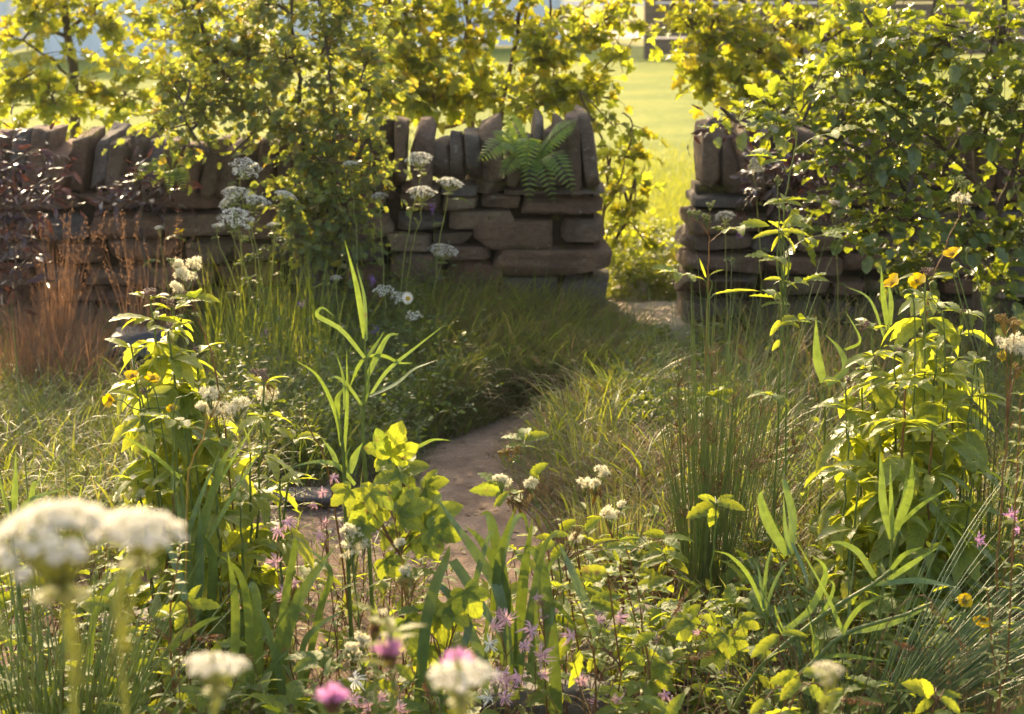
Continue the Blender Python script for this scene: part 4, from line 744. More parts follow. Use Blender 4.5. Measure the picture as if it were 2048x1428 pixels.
agrimony("tall sunlit hemp agrimony at the left, drooping toothed leaves and dull pink bud clusters", [(350,300,592,4.45,9,.135,4),(372,345,612,4.5,8,.125,2),(330,262,690,4.35,6,.125,0),(390,335,655,4.4,7,.13,1),(400,395,700,4.45,7,.13,1),(352,282,790,4.25,6,.115,1),(420,432,790,4.4,6,.12,0),(380,370,850,4.2,5,.12,0),(330,300,880,4.3,5,.13,0),(420,430,930,4.2,5,.12,0),(300,275,960,4.2,4,.12,0),(360,345,980,4.1,4,.12,0)])
agrimony("shorter hemp agrimony right of the tall one, opening cream tips", [(470,528,758,4.3,6,.12,3),(490,590,872,4.3,5,.11,0),(480,500,900,4.2,5,.11,0),(540,560,960,4.15,4,.11,0),(470,480,1000,4.1,4,.11,0)])
agrimony("broad sunlit hemp agrimony at the right under the yellow flowers", [(1880,1850,552,4.75,9,.14,4),(1790,1745,652,4.7,7,.13,2),(1745,1690,760,4.6,7,.13,1),(1830,1790,700,4.6,7,.13,1),(1910,1925,622,4.75,8,.13,1),(1850,1830,770,4.5,6,.13,0),(1780,1760,860,4.45,6,.13,0),(1900,1895,810,4.5,6,.13,0),(1700,1700,850,4.5,5,.12,0),(1870,1875,690,4.6,7,.14,0),(1820,1812,770,4.4,6,.14,0),(1930,1950,720,4.6,6,.13,0),(1750,1725,730,4.75,6,.13,0),(1880,1865,860,4.35,5,.14,0)])
agrimony("hemp agrimony foliage low at the right, darker below the sunlit stems", [(1930,1950,940,4.4,5,.12,0),(1800,1810,960,4.3,5,.12,0),(1700,1720,960,4.35,4,.12,0),(1860,1880,1000,4.25,4,.12,0)])

# meadowsweet: frothy cream heads on thin wiry stems
def froth(fm, gm, c, Rr, n, up=np.array([0, -.15, 1.]), lobes=6, seed=False):
    j = c-nrm(up)*Rr*1.5
    for q in range(lobes):
        o = nrm(rng.normal(size=3))*np.array([1, .8, .6])*Rr*U(.35, .85); e = c+o+np.array([0, 0, Rr*.12]); tubes(gm, crom([j, (j+e)/2+o*.15, e], 5), np.linspace(.0013, .0006, 5), 3)
        k = max(6, int(n/lobes)); rr = Rr*U(.3, .5); pts = e+nrm(rng.normal(size=(k, 3)))*np.array([1, 1, .75])*rr*U(.3, 1, (k, 1))**.5
        if seed: balls(fm, pts, .0017*U(.8, 1.3, k))
        else: inst(fm, T_FLUF, pts, rng.normal(size=(k, 3)), nrm(pts-e)+np.array([0, -.1, .5])+rng.normal(0, .2, (k, 3)), U(.0036, .0058, k))
        tubes(gm, np.stack([np.broadcast_to(e-np.array([0, 0, rr]), pts.shape), pts], 1)[::2], np.full((len(pts[::2]), 2), .0003), 3)
def sweet(label, foot, Y, heads, stemcol='rstem', leaves=3, mids=(), ls=.06):
    """heads: (px,py,width px,kind) kind c cream, s seed, b bud"""
    b = gb_(foot, Y+U(-.05, .05)); th = Thing("meadowsweet", label, "wild flower", b, "meadowsweets"); sm_, lf = MB(), MB(); h0 = heads[0]; top = P(h0[0], h0[1], Y); R0 = h0[2]/2/FPX*Y
    main = stem_path(b, [P(*q, Y) for q in mids]+[top-np.array([0, 0, R0*1.5])] if mids else [b+(top-b)*np.array([.4, .4, .55]), top-np.array([0, 0, R0*1.5])], 22, .003); tubes(sm_, main, np.linspace(.0026, .0012, 22), 5)
    for i, (px, py, wp, k) in enumerate(heads):
        c = P(px, py, Y+(U(-.03, .03) if i else 0)); Rr = wp/2/FPX*Y; fm, gm = MB(), MB()
        if i: tubes(sm_, crom([along(main, .8), (along(main, .9)+c)/2, c-np.array([0, 0, Rr*1.5])], 8), np.linspace(.0014, .0009, 8), 4)
        froth(fm, gm, c, Rr, int(70*(wp/50)**1.6)+30 if k == 'c' else int(90*(wp/50)**1.4)+30, lobes=6 if wp < 50 else 9, seed=k != 'c')
        th.part({'c': "flower_head", 's': "seed_head", 'b': "bud_head"}[k], fm, M[{'c': 'cream', 's': 'gold', 'b': 'bud'}[k]]); th.part("flower_stalks", gm, M['gold' if k == 's' else 'stem'])
    for f in np.linspace(.25, .72, leaves):
        q = along(main, f); az = U(0, 6.28); d = np.array([math.cos(az), math.sin(az)*.6, .45]); e = q+d*ls*1.6; pp = crom([q, (q+e)/2+np.array([0, 0, .01]), e], 6); tubes(sm_, pp, np.full(6, .0009), 3)
        t = nrm(e-q); sd = nrm(np.cross(t, [0, 0, 1.]))
        inst(lf, T_TOOTH, np.array([pp[-1], pp[-1], pp[-1], pp[3], pp[3]]), np.array([t, sd+t*.6, -sd+t*.6, sd+t*.3, -sd+t*.3])+np.array([0, 0, -.2]), np.array([0, -.3, 1.])+rng.normal(0, .25, (5, 3)), ls*np.array([1.2, 1, 1, .7, .7]))
    th.part("stem", sm_, M[stemcol]); th.part("foliage", lf, M['leafy']); return th
for a in (("meadowsweet with cream plumes rising above the left hemp agrimony", 470, 4.35, [(372,548,52,'c'),(352,530,34,'c'),(390,528,36,'c'),(358,575,40,'c'),(342,520,16,'b'),(392,630,22,'b'),(362,632,18,'b')], 'rstem', 2, ((440,800),(398,640))), ("large cream meadowsweet before the left hemp agrimony", 350, 4.0, [(422,788,52,'c'),(436,826,74,'c'),(470,812,52,'c'),(405,812,30,'c'),(466,748,20,'b')], 'gold', 2, ((372,1000),(405,880))), ("faded meadowsweet tucked in the top of the shorter hemp agrimony", 520, 4.35, [(532,792,54,'c'),(545,775,30,'s')], 'stem', 1), ("cream meadowsweet over the path with a gold seed cluster", 1130, 3.95, [(1003,962,38,'c'),(1060,966,30,'c'),(1046,1000,56,'s'),(1030,1005,34,'s')], 'rstem', 2, ((1100,1130),(1068,1040))),
  ("gold budded meadowsweet sprig standing highest over the path", 1135, 4.0, [(1018,900,34,'s'),(1036,895,18,'s'),(1002,905,16,'s')], 'stem', 3, ((1120,1140),(1075,1010),(1045,930))), ("pair of cream meadowsweet heads on the dry grass right of the path", 1260, 4.35, [(1200,942,38,'c'),(1168,966,42,'c'),(1190,968,30,'c'),(1186,985,40,'s')], 'rstem', 1, ((1240,1130),(1205,1020))), ("fluffy cream meadowsweet right of the pair, on a brown stem", 1290, 4.2, [(1222,1028,48,'c'),(1240,1008,22,'c')], 'rstem', 2), ("small cream meadowsweet among yellow leaves below the gold cluster", 1210, 3.95, [(1150,1076,34,'c'),(1152,1062,24,'s')], 'rstem', 3),
  ("dense cream meadowsweet in the leafy middle of the foreground", 712, 3.8, [(704,1068,56,'c'),(698,1098,56,'c'),(724,1084,46,'c'),(690,1058,30,'c')], 'stem', 2), ("thin cream meadowsweet right of the dense one, drying brown", 820, 3.75, [(812,1140,32,'c'),(800,1085,26,'c'),(816,1170,44,'s')], 'gold', 2), ("low white meadowsweet just behind the knapweeds", 720, 3.5, [(726,1280,44,'c'),(704,1296,34,'c'),(712,1310,26,'c')], 'stem', 2), ("small white meadowsweet above the second blurred umbel", 290, 4.2, [(268,990,38,'c'),(280,986,26,'c'),(232,996,18,'c')], 'rstem', 1),
  ("cream meadowsweet at the right edge on a tall brown stem", 2030, 3.9, [(2024,690,62,'c'),(2044,700,50,'c'),(2012,640,44,'s'),(2030,650,30,'s'),(2036,730,40,'s')], 'rstem', 1), ("tall meadowsweet with a cream head before the beech at upper right", 1840, 4.9, [(1926,396,44,'c'),(1912,360,34,'b'),(1930,372,40,'b')], 'rstem', 1, ((1850,640),(1890,500),(1915,440))), ("tall meadowsweet with a drooping green bud head, highest of the right foreground", 1560, 4.6, [(1584,232,26,'b'),(1588,245,24,'b'),(1560,302,24,'b')], 'stem', 5, ((1566,640),(1568,420),(1592,290))), ("meadowsweet with small grey green bud heads beside the rushes", 1420, 4.6, [(1416,436,30,'b'),(1420,408,20,'b'),(1395,428,20,'b'),(1380,425,14,'b')], 'rstem', 3, ((1412,700),(1418,500))), ("slim meadowsweet with a bud head, next to the tallest one", 1590, 4.5, [(1556,360,20,'b')], 'stem', 5, ((1575,700),(1562,520)))):
    sweet(*a)
# ------------------------------------------------------------------ broad and narrow blades
VIEW = np.array([0, 1., -.2])
def blade(mb, pts, Y, wpx, dY=0, face=.3, fold=.25, n=14, point=1.6, base=.55):
    """a strap or lance leaf through photograph points at depth Y (+dY at its tip)"""
    m = len(pts); p = crom([P(a, b, Y+dY*i/(m-1)) for i, (a, b) in enumerate(pts)], n); s = np.linspace(0, 1, n); t = nrm(np.gradient(p, axis=0))
    perp = nrm(np.cross(t, VIEW)); sd = math.cos(face)*perp+math.sin(face)*nrm(np.cross(perp, t)); w = wpx/FPX*Y*np.clip((1-s**point)*(base+(1-base)*np.minimum(1, s*2.5)), .03, 1)
    strips(mb, p, w, sd, fold); return p
def spearwort(label, foot, Y, stem, leaves, sr=.0042, group="greater spearworts", mat='spear'):
    b = gb_(foot, Y); th = Thing("spearwort", label, "water plant", b, group); sm_ = MB(); p = stem_path(b, [P(*q, Y) if len(q) == 2 else P(*q) for q in stem], 26, .001); tubes(sm_, p, np.linspace(sr*1.25, sr*.6, 26), 6); th.part("stem", sm_, M['stem'])
    for pts, wp, *r in leaves:
        lf = MB(); blade(lf, pts, Y+U(-.02, .02), wp, *(r or [U(-.12, .08), U(-.7, .7)])); th.part("leaf", lf, M[mat])
    return th
def c5(*q): return [(560+x/2.5975, 450+y/2.5975) for x, y in q]
def c3(*q): return [(1348+x/2.926, 948+y/2.926) for x, y in q]
def c2(*q): return [(680+x/2.926, 948+y/2.926) for x, y in q]
def c1(*q): return [(x/2.926, 948+y/2.926) for x, y in q]
spearwort("tall upright spearwort with long blue green pointed leaves in the centre", 738, 4.2, c5((440,1250),(430,1000),(447,800),(440,580)), [(c5((440,590),(400,330),(335,75)), 16, -.05, .2), (c5((447,600),(438,380),(395,200)), 13, .05, .6), (c5((440,690),(320,545),(205,480),(195,450),(225,430),(285,478)), 13), (c5((458,780),(500,690),(560,580),(622,565)), 17), (c5((472,880),(560,755),(700,640),(860,515)), 10), (c5((460,890),(600,825),(700,745),(815,702)), 13, -.15, .9), (c5((455,680),(540,680),(620,715),(692,717)), 12), (c5((450,690),(500,620),(543,550)), 11), (c5((425,935),(350,830),(290,790),(250,805)), 10), (c5((430,700),(400,750),(360,850)), 11),
  (c5((600,1200),(720,1150),(800,1115),(895,1120)), 11), (c5((440,920),(455,850),(470,690)), 12)])
spearwort("second spearwort just left of the central one, beaded with dew", 690, 4.15, c5((330,1250),(318,1120),(300,1000)), [(c5((320,1150),(290,980),(200,790),(80,702)), 13, -.1, .3), (c5((335,1180),(350,900),(345,640)), 10), (c5((300,1010),(300,900),(338,840)), 16), (c5((335,960),(330,800),(290,660)), 10), (c5((300,1250),(270,1180),(215,1105)), 14), (c5((345,1260),(345,1200),(375,1130)), 12), (c5((360,1290),(390,1200),(430,1130)), 22), (c5((390,1350),(300,1250),(180,1230),(20,1270)), 14)])
spearwort("leaning spearwort with thick green stem sprawling up from the bottom right", 1440, 3.75, c3((420,1260),(560,1080),(880,820),(1165,645),(1270,560)), [(c3((1165,648),(1400,622),(1550,640),(1650,662)), 17, -.1, .5), (c3((1175,605),(1080,460),(980,405),(905,402)), 18), (c3((1250,620),(1400,520),(1545,430)), 19), (c3((1270,560),(1350,470),(1460,425)), 16), (c3((640,925),(790,800),(875,640),(880,540),(800,472)), 20, -.05, .2), (c3((770,905),(880,800),(935,660),(900,615)), 12), (c3((980,930),(1100,770),(1300,690)), 16)], .0048)
spearwort("second leaning spearwort stem crossing low at the right", 1560, 3.7, c3((640,1300),(830,1090),(1010,930),(1330,830),(1510,755)), [(c3((1010,930),(1250,880),(1430,800),(1510,740)), 19), (c3((830,1090),(960,1060),(1150,1080),(1290,1100)), 12), (c3((830,1085),(830,980),(790,860)), 16), (c3((1000,940),(960,860),(890,700),(680,330)), 12)], .0048)
spearwort("spearwort shoot with two broad upright sunlit leaves right of the rush clump", 1650, 3.95, c3((960,945),(900,790),(720,640),(675,480)), [(c3((668,475),(560,300),(508,150),(520,92)), 30, 0, .2), (c3((680,470),(695,250),(650,60),(640,-20)), 24, .05, .4), (c3((676,470),(650,300),(640,130)), 18), (c3((690,400),(760,560),(790,680)), 14)], .004)
spearwort("spearwort shoot with a sheaf of upright sunlit leaves at the right", 1790, 3.95, c3((1210,760),(1260,580),(1278,370)), [(c3((1275,380),(1225,180),(1215,0),(1205,-130)), 22, 0, .2), (c3((1280,380),(1270,150),(1265,-60)), 20), (c3((1290,350),(1350,150),(1360,0)), 24, 0, .7), (c3((1300,330),(1380,100),(1395,-100)), 24), (c3((1330,290),(1450,180),(1640,65)), 12), (c3((1270,420),(1310,330),(1345,380)), 9)], .0036)
spearwort("thin young spearwort right of the rush base with narrow curling leaves", 1535, 3.85, c3((540,930),(530,800)), [(c3((528,800),(440,600),(330,480),(235,450)), 12, -.1, .3), (c3((528,790),(540,560),(582,395)), 11), (c3((525,790),(505,620),(485,510)), 10), (c3((535,800),(580,660),(640,545),(685,515)), 10), (c3((640,940),(610,860),(585,750)), 13)], .003)
spearwort("spearwort with one wide bright leaf standing left of the right hemp agrimony", 1650, 4.7, [(1648,900),(1648,770)], [([(1648,765),(1634,710),(1632,632)], 26, 0, .15), ([(1655,770),(1690,740),(1680,700),(1650,668)], 20), ([(1690,700),(1720,680),(1690,620)], 12)], .003)
spearwort("spearwort rising behind the right hemp agrimony to a pointed leaf", 1800, 4.9, [(1790,800),(1775,650)], [([(1776,660),(1766,590),(1762,530)], 16), ([(1770,680),(1740,600),(1690,572)], 9), ([(1780,650),(1782,600),(1775,560)], 14)], .003)
spearwort("broad leaved spearwort at the left edge in full sun", 20, 4.0, [(30,1120),(20,1000)], [([(24,1040),(30,980),(32,900)], 22, 0, .2), ([(30,1040),(60,1000),(150,972)], 14), ([(40,1060),(60,1010),(68,968),(85,966)], 18), ([(22,1050),(5,980),(-10,930)], 16), ([(12,1060),(40,1020),(55,1010)], 16)], .004, mat='leafy2' if 'leafy2' in M else 'spear')
spearwort("pale strap leaved spearwort standing in the left agrimony", 385, 4.05, [(388,1180),(368,1050),(362,950)], [([(372,1080),(395,1010),(440,900)], 16), ([(366,960),(300,905),(235,865)], 14), ([(380,1150),(340,1100),(320,1090)], 14), ([(372,1060),(352,1000),(345,940)], 12), ([(400,1060),(430,980),(520,830)], 14), ([(410,1090),(460,1000),(540,870)], 16)], .0055)
# yellow flowers on thin stalks
T_PET = leaf_t(5, .95, .55, .28, .25, -.9, 0, .1, 5)
def goldcup(label, px, py, wp, Y, foot, tilt, mids=(), kind='flower', n=5):
    top = P(px, py, Y); b = gb_(foot, Y+.05); th = Thing("yellow_flower", label, "wild flower", b, "yellow cup flowers"); sm_ = MB(); ax = nrm(np.array(tilt, float)); p = stem_path(b, [P(*q, Y) for q in mids]+[top-ax*.03, top], 20, .001); tubes(sm_, p, np.linspace(.0022, .0012, 20), 5); th.part("stem", sm_, M['stem'])
    u1 = nrm(np.cross(ax, [.3, .9, .1])); u2 = np.cross(ax, u1); r = wp/2/FPX*Y
    if kind == 'flower':
        a = np.linspace(0, 6.28, n, endpoint=False)+U(0, 1); D = np.cos(a)[:, None]*u1+np.sin(a)[:, None]*u2; pm_, ym = MB(), MB(); inst(pm_, T_PET, top+D*r*.08, D+ax*.15, ax+0*D+rng.normal(0, .3, (n, 3)), r*1.1*U(.8, 1.15, n)); th.part("petals", pm_, M['yellow'])
        balls(ym, top+ax*.004+rng.normal(0, .0028, (30, 3)), .0016); th.part("flower_centre", ym, M['gold'])
    else:
        ym = MB(); k = 70; d = nrm(rng.normal(size=(k, 3))); balls(ym, top+d*r*.75, r*.3); th.part("seed_head" if kind == 'seed' else "flower_bud", ym, M['agri' if kind == 'seed' else 'bud'])
for a in (("yellow flower lowest left of the three at the top of the right agrimony", 1786, 570, 42, 4.6, 1850, (-.5,-.3,.8), ((1830,640),)), ("yellow cup flower in the middle of the right agrimony's top", 1834, 565, 40, 4.6, 1880, (-.35,-.5,.7), ((1850,640),)), ("yellow flower highest at the right, tilted up", 1906, 512, 42, 4.65, 1990, (-.3,-.2,.9), ((1975,830),(1940,640))), ("yellow orange cup flower at the left edge of the left agrimony", 222, 800, 34, 4.2, 400, (-.6,-.7,.2), ((380,870),(270,818))), ("yellow flower upper left before the left agrimony", 266, 756, 34, 4.2, 330, (-.2,-.4,.9), ((300,830),)), ("yellow flower right beside the upper left one", 304, 760, 36, 4.2, 360, (.3,-.3,.9), ((320,830),)), ("half open yellow flower low in the left agrimony", 344, 818, 24, 4.15, 360, (0,-.6,.8), ((352,900),)), ("orange yellow flower at the right edge by the meadowsweet", 2004, 716, 26, 4.6, 2010, (0,-.5,.8), ()), ("drooping yellow flower in the low leaves at bottom right", 1966, 1236, 46, 3.7, 2010, (-.3,-.6,-.5), ((1985,1225),)), ("ragged yellow flower behind the rush fan at the bottom right", 1930, 1205, 34, 3.75, 1960, (-.2,-.5,.6), ())):
    goldcup(*a)
for a in (("green seed ball on a stalk beside the highest yellow flower", 1911, 531, 18, 4.65, 1985, (0,-.3,1), ((1960,800),(1925,620)), 'seed'), ("green seed ball between the two right yellow flowers", 1866, 570, 18, 4.6, 1900, (0,-.3,1), ((1890,700),), 'seed'), ("round green bud on a curved stalk at far right", 1936, 500, 12, 4.7, 1985, (0,-.3,1), ((1970,700),(1955,560)), 'bud'), ("green seed ball on a crooked stalk over the left cream meadowsweet", 423, 765, 16, 4.0, 345, (.3,-.3,.8), ((345,870),(375,790)), 'seed')):
    goldcup(*a)

# flag leaves: a fan of broad straps
def straps(label, foot, Y, blades_, name="yellow_flag", mat='sedge', group="flag leaf clumps", cat="water plant"):
    b = gb_(foot, Y); th = Thing(name, label, cat, b, group)
    for pts, wp, *r in blades_:
        lf = MB(); yy = Y+U(-.12, .12); q = np.array(pts[0]); base = gb_(float(q[0]), yy); v = P(float(q[0]), float(q[1]), yy)
        blade(lf, pts, yy, wp*1.3, *(r or [U(-.1, .1), U(-.6, .6)]), n=20, point=2.5, base=.8); th.part("blade", lf, M[mat])
    return th
straps("clump of broad arching flag leaves in the bottom centre, tips bent over", 1010, 3.75, [([(1115,1450),(1108,1330),(1097,1221),(1083,1132),(1062,1098),(1054,1104)], 24), ([(1012,1330),(1008,1187),(998,1119),(984,1050),(974,1027),(960,1030)], 22), ([(834,1450),(851,1255),(871,1170),(892,1119),(900,1090)], 24), ([(905,1120),(950,1187),(1010,1290)], 20), ([(972,1400),(970,1337),(977,1184)], 16), ([(930,1290),(936,1255),(950,1167),(977,1074),(992,1058)], 13), ([(1035,1380),(1042,1214),(1052,1119),(1066,1033)], 20), ([(1195,1300),(1172,1211),(1141,1136),(1117,1085)], 20), ([(1020,1330),(998,1187),(960,1119),(919,1061),(871,992)], 22), ([(985,1250),(1000,1110),(1032,1012)], 16), ([(1100,1250),(1110,1210),(1140,1240),(1166,1270)], 12), ([(1030,1400),(1020,1250),(1000,1150),(960,1080),(930,1052)], 20), ([(1060,1350),(1075,1200),(1100,1130),(1130,1100)], 16), ([(985,1360),(930,1240),(890,1180),(850,1160)], 18), ([(1000,1300),(1000,1150),(1020,1060),(1046,1030),(1060,1080)], 13), ([(1040,1330),(1068,1180),(1090,1090),(1120,1060)], 14)])
straps("long flag leaf and narrow straps arching at the left of the bottom centre", 570, 3.7, [([(557,1470),(560,1324),(588,1221),(625,1153),(672,1090)], 26, 0, .2), ([(500,1420),(498,1240),(480,1150),(440,1110)], 18), ([(520,1400),(515,1220),(505,1170),(495,1180)], 18), ([(540,1400),(570,1200),(590,1090),(582,1080)], 14), ([(600,1400),(640,1220),(660,1140),(600,1085)], 14), ([(575,1430),(545,1290),(510,1190)], 16), ([(470,1350),(470,1200),(455,1100)], 16), ([(600,1450),(605,1300),(640,1250),(690,1220)], 12)])
straps("upright sunlit flag leaves in the middle of the left border", 400, 4.0, [([(380,1230),(372,1100),(366,980)], 20), ([(395,1230),(400,1080),(440,940),(470,880)], 18), ([(372,1200),(345,1110),(318,1080)], 16), ([(388,1240),(400,1130),(398,1000)], 18), ([(420,1240),(425,1120),(400,1060)], 16)])
straps("grey green straps lying across the bottom left in front of the dark stones", 260, 3.6, [([(180,1330),(190,1230),(230,1165),(262,1155)], 12), ([(340,1300),(400,1250),(450,1230)], 11), ([(520,1420),(540,1340),(585,1290)], 12)])

# ------------------------------------------------------------------ rushes
def rush(label, cpx, Y, wpx, n, tip, mat='rush', lean=0., spread=.16, heads=0, r0=.0018, group="rush clumps", hcol='gold', hr=(.5,.8)):
    b = gb_(cpx, Y); th = Thing("rush_clump", label, "rush", b, group); k = wpx/2/FPX*Y; a = U(0, 6.28, n); rr = np.sqrt(U(0, 1, n)); base = b+np.stack([np.cos(a)*rr*k, np.sin(a)*rr*k*.8, 0*a], -1)
    H = (P(cpx, tip, Y)[2]-b[2])*np.clip(rng.normal(.74, .17, n), .3, 1.06); ang = np.stack([np.cos(a)*rr, np.sin(a)*rr], -1)*spread+rng.normal(0, spread*.35, (n, 2))+np.array([lean, 0])
    s = np.linspace(0, 1, 9); pth = base[:, None]+np.concatenate([ang[:, None]*H[:, None, None]*(s[None, :, None]**1.35)*2.2, (H[:, None]*(s-.10*s**3*np.abs(ang).sum(1)[:, None]*3))[..., None]], -1)
    sm_ = MB(); tubes(sm_, pth, (r0*np.array([1, 1, 1, .95, .9, .8, .65, .45, .12]))[None]*U(.75, 1.2, (n, 1)), 4); th.part("stems", sm_, M[mat])
    if heads:
        for i in rng.choice(n, heads, replace=False):
            fm = MB(); c = along(pth[i], U(*hr)); c2 = c+np.array([U(-.02, .02), 0, U(0, .04)])
            q = c+(c2-c)*U(0, 1, (26, 1))+rng.normal(0, .013, (26, 3))*np.array([1, 1, 1.2]); balls(fm, q, .0016*U(.7, 1.3, 26)); tubes(fm, np.stack([np.broadcast_to(c, q.shape), q], 1), np.full((26, 2), .0004), 3)
            th.part("seed_cluster", fm, M[hcol])
    return th
M['rushseed'] = leaf_mat("rush seed", [(.20,.11,.045),(.27,.15,.06),(.16,.09,.04)], [(.36,.2,.06),(.42,.24,.08)], .3, .6, .3)
rush("big upright rush clump with brown seed clusters right of the path", 1425, 4.55, 105, 150, 560, 'rush', .012, .075, 46, .0013, hcol='rushseed', hr=(.52, .8))
rush("loose tall rushes at the right of the big clump, leaning right", 1490, 4.75, 110, 60, 470, 'rush', .07, .13, 22, .0013, hcol='rushseed', hr=(.55, .8))
rush("dark green rushes along the bottom left corner", 70, 3.55, 260, 190, 1080, 'rush', .03, .16, 0, .0019)
rush("few tall thin rushes at the left edge before the dry grass", 45, 4.1, 170, 9, 640, 'rush', .0, .08, 0, .0015)
rush("glaucous blue green rush fanning right from the bottom right stones", 1800, 3.7, 70, 130, 975, 'rushg', .36, .2, 0, .0016)
rush("straight green rushes at the right edge behind the agrimony", 1985, 4.7, 150, 60, 560, 'rush', 0, .09, 14, .0013, hcol='rushseed', hr=(.5, .7))
rush("loose rushes spreading left from the glaucous clump", 1690, 3.85, 120, 40, 1010, 'rushg', -.08, .24, 0, .0015)
# fawn grass tuft and flowering grasses
def tuft(label, cpx, Y, wpx, n, tip, mat, heads, spread=.12, group="dry grass tufts", name="grass_tuft", lean=0):
    b = gb_(cpx, Y); th = Thing(name, label, "grass", b, group); k = wpx/2/FPX*Y; a = U(0, 6.28, n); rr = np.sqrt(U(0, 1, n)); base = b+np.stack([np.cos(a)*rr*k, np.sin(a)*rr*k, 0*a], -1); H = (P(cpx, tip, Y)[2]-b[2])*U(.6, 1.05, n)
    m = MB(); az = np.where(rng.random(n) < .5, a, U(0, 6.28, n)); pth = blades(m, base, H*1.05, .0032, np.abs(rng.normal(lean, spread, n)), U(.1, .6, n), az, 7); th.part("blades", m, M[mat])
    if heads:
        s = rng.choice(n, heads, replace=False)
        for i in s:
            hm = MB(); e = pth[i][-1]; t = nrm(pth[i][-1]-pth[i][-2]); q = e+t*np.linspace(-.08, .02, 22)[:, None]+rng.normal(0, .004, (22, 3)); inst(hm, T_OV[1], q, t+rng.normal(0, .3, (22, 3)), rng.normal(size=(22, 3)), .009)
            th.part("seed_head", hm, M[mat])
    return th
tuft("tall fawn dry grass tuft at the left before the wall", 105, 7.0, 60, 110, 440, 'russet', 30, .08)
tuft("lower reddish dry grass at the left edge", 30, 6.8, 120, 110, 560, 'russet', 20, .22)
tuft("thin dry grass with open seed heads before the left wall", 280, 7.1, 120, 90, 455, 'russet', 34, .2)
tuft("tawny grass tuft hanging over the left side of the path", 930, 6.75, 120, 260, 690, 'grass', 0, .45)
tuft("straw coloured dry tuft at the bottom right corner", 2010, 3.65, 130, 170, 1270, 'straw', 10, .45)
tuft("low dry tuft on the right bank of the path", 1090, 5.55, 100, 220, 930, 'straw', 0, .5)
tuft("dry grass clump at the foot of the rush clump", 1230, 4.9, 150, 240, 960, 'grass', 0, .45)
tuft("wispy dry grass with brown heads before the right wall", 1700, 6.6, 260, 110, 600, 'straw', 26, .25)
tuft("fresh green grass tuft on the right bank of the path", 1180, 5.6, 120, 60, 830, 'lush', 0, .35, "fresh grass tufts")
# single grass heads lit in the foreground: brown timothy spikes
def spike(label, foot, Y, pts, L=.05, r=.0035, col='brown'):
    b = gb_(foot, Y); th = Thing("grass_spike", label, "grass", b, "flowering grass spikes"); sm_, hm = MB(), MB(); p = stem_path(b, [P(*q, Y) for q in pts], 18, .001); tubes(sm_, p, np.linspace(.0014, .0009, 18), 3); e = p[-1]; t = tang(p, .98); n = 110; s = U(0, 1, n); d = nrm(rng.normal(size=(n, 3))); inst(hm, T_OV[1], e-t*L*s[:, None]+d*r*np.sin(np.pi*np.clip(s, .05, .95))[:, None]**.5, d+t*1.2, rng.normal(size=(n, 3)), .0045)
    th.part("stem", sm_, M['straw']); th.part("seed_head", hm, M[col])
for a in (("fawn grass spike leaning right at the bottom centre, beside the slabs", 1280, 3.6, ((1300,1330),(1375,1180)), .06), ("reddish brown grass spike nodding right over the leaning spearwort", 1720, 3.6, ((1760,1280),(1840,1190),(1895,1250),(1930,1296)), .11, .0035), ("pale green grass spike bending left before the glaucous rush", 1900, 3.6, ((1880,1320),(1830,1300),(1790,1285)), .04), ("fawn grass spike low at the bottom right pointing right", 1640, 3.3, ((1680,1418),(1760,1410)), .07, .003), ("thin pale grass head standing over the path in the shade", 1140, 5.9, ((1120,770),(1064,714)), .035, .0028, 'straw'), ("brown grass spike across the low leaves at the bottom left", 330, 3.5, ((360,1290),(400,1272),(445,1272)), .05, .0025), ("fawn grass spike at the bottom centre left of the ragged robin", 900, 3.4, ((880,1420),(860,1385),(846,1368)), .05), ("fawn grass spike right of the bramble leaves", 1370, 3.5, ((1390,1330),(1430,1305)), .05)):
    spike(*a)

# ------------------------------------------------------------------ pink and purple flowers
def robin(label, foot, Y, heads, col='pink', group="ragged robins"):
    b = gb_(foot, Y); th = Thing("ragged_robin", label, "wild flower", b, group); sm_, cm = MB(), MB(); hx = np.mean([h[0] for h in heads]); hy = np.mean([h[1] for h in heads]); fork = P(hx*.6+foot*.4, max(h[1] for h in heads)+50, Y); main = stem_path(b, [fork], 12, .002); tubes(sm_, main, np.linspace(.0018, .0012, 12), 4)
    for px, py, wp, *c in heads:
        e = P(px, py, Y+U(-.05, .05)); ax = nrm(np.array([U(-.6, .6), -.6, U(-.1, .8)])); tubes(sm_, crom([fork, (fork+e)/2+rng.normal(0, .006, 3), e-ax*.01], 7), np.linspace(.0011, .0008, 7), 3); cm = MB(); balls(cm, e-ax*np.linspace(.002, .01, 6)[:, None], .0026); th.part("calyx", cm, M['brown'])
        u1 = nrm(np.cross(ax, [.2, .3, 1])); u2 = np.cross(ax, u1); pm_ = MB(); r = wp*1.2/2/FPX*Y
        for q in range(5):
            for k in (-1.5, -.5, .5, 1.5):
                a = q*1.2566+k*.22+U(-.14, .14); d = math.cos(a)*u1+math.sin(a)*u2; L = r*(1 if abs(k) < 1 else .72)*U(.85, 1.15); p = crom([e, e+d*L*.5+ax*L*.15, e+d*L*U(.7, 1)+ax*L*U(-.85, .1)], 6); strips(pm_, p, np.array([.3, .5, .7, 1, .9, .3])*r*.10, np.cross(d, ax))
        th.part("flower", pm_, M[c[0] if c else col])
    th.part("stem", sm_, M['rstem'])
robin("pink ragged robin with wide flowers between the flag leaves, upper left of the bottom cluster", 1010, 3.6, [(1012,1238,46),(990,1252,40),(1062,1262,52),(1000,1226,28)])
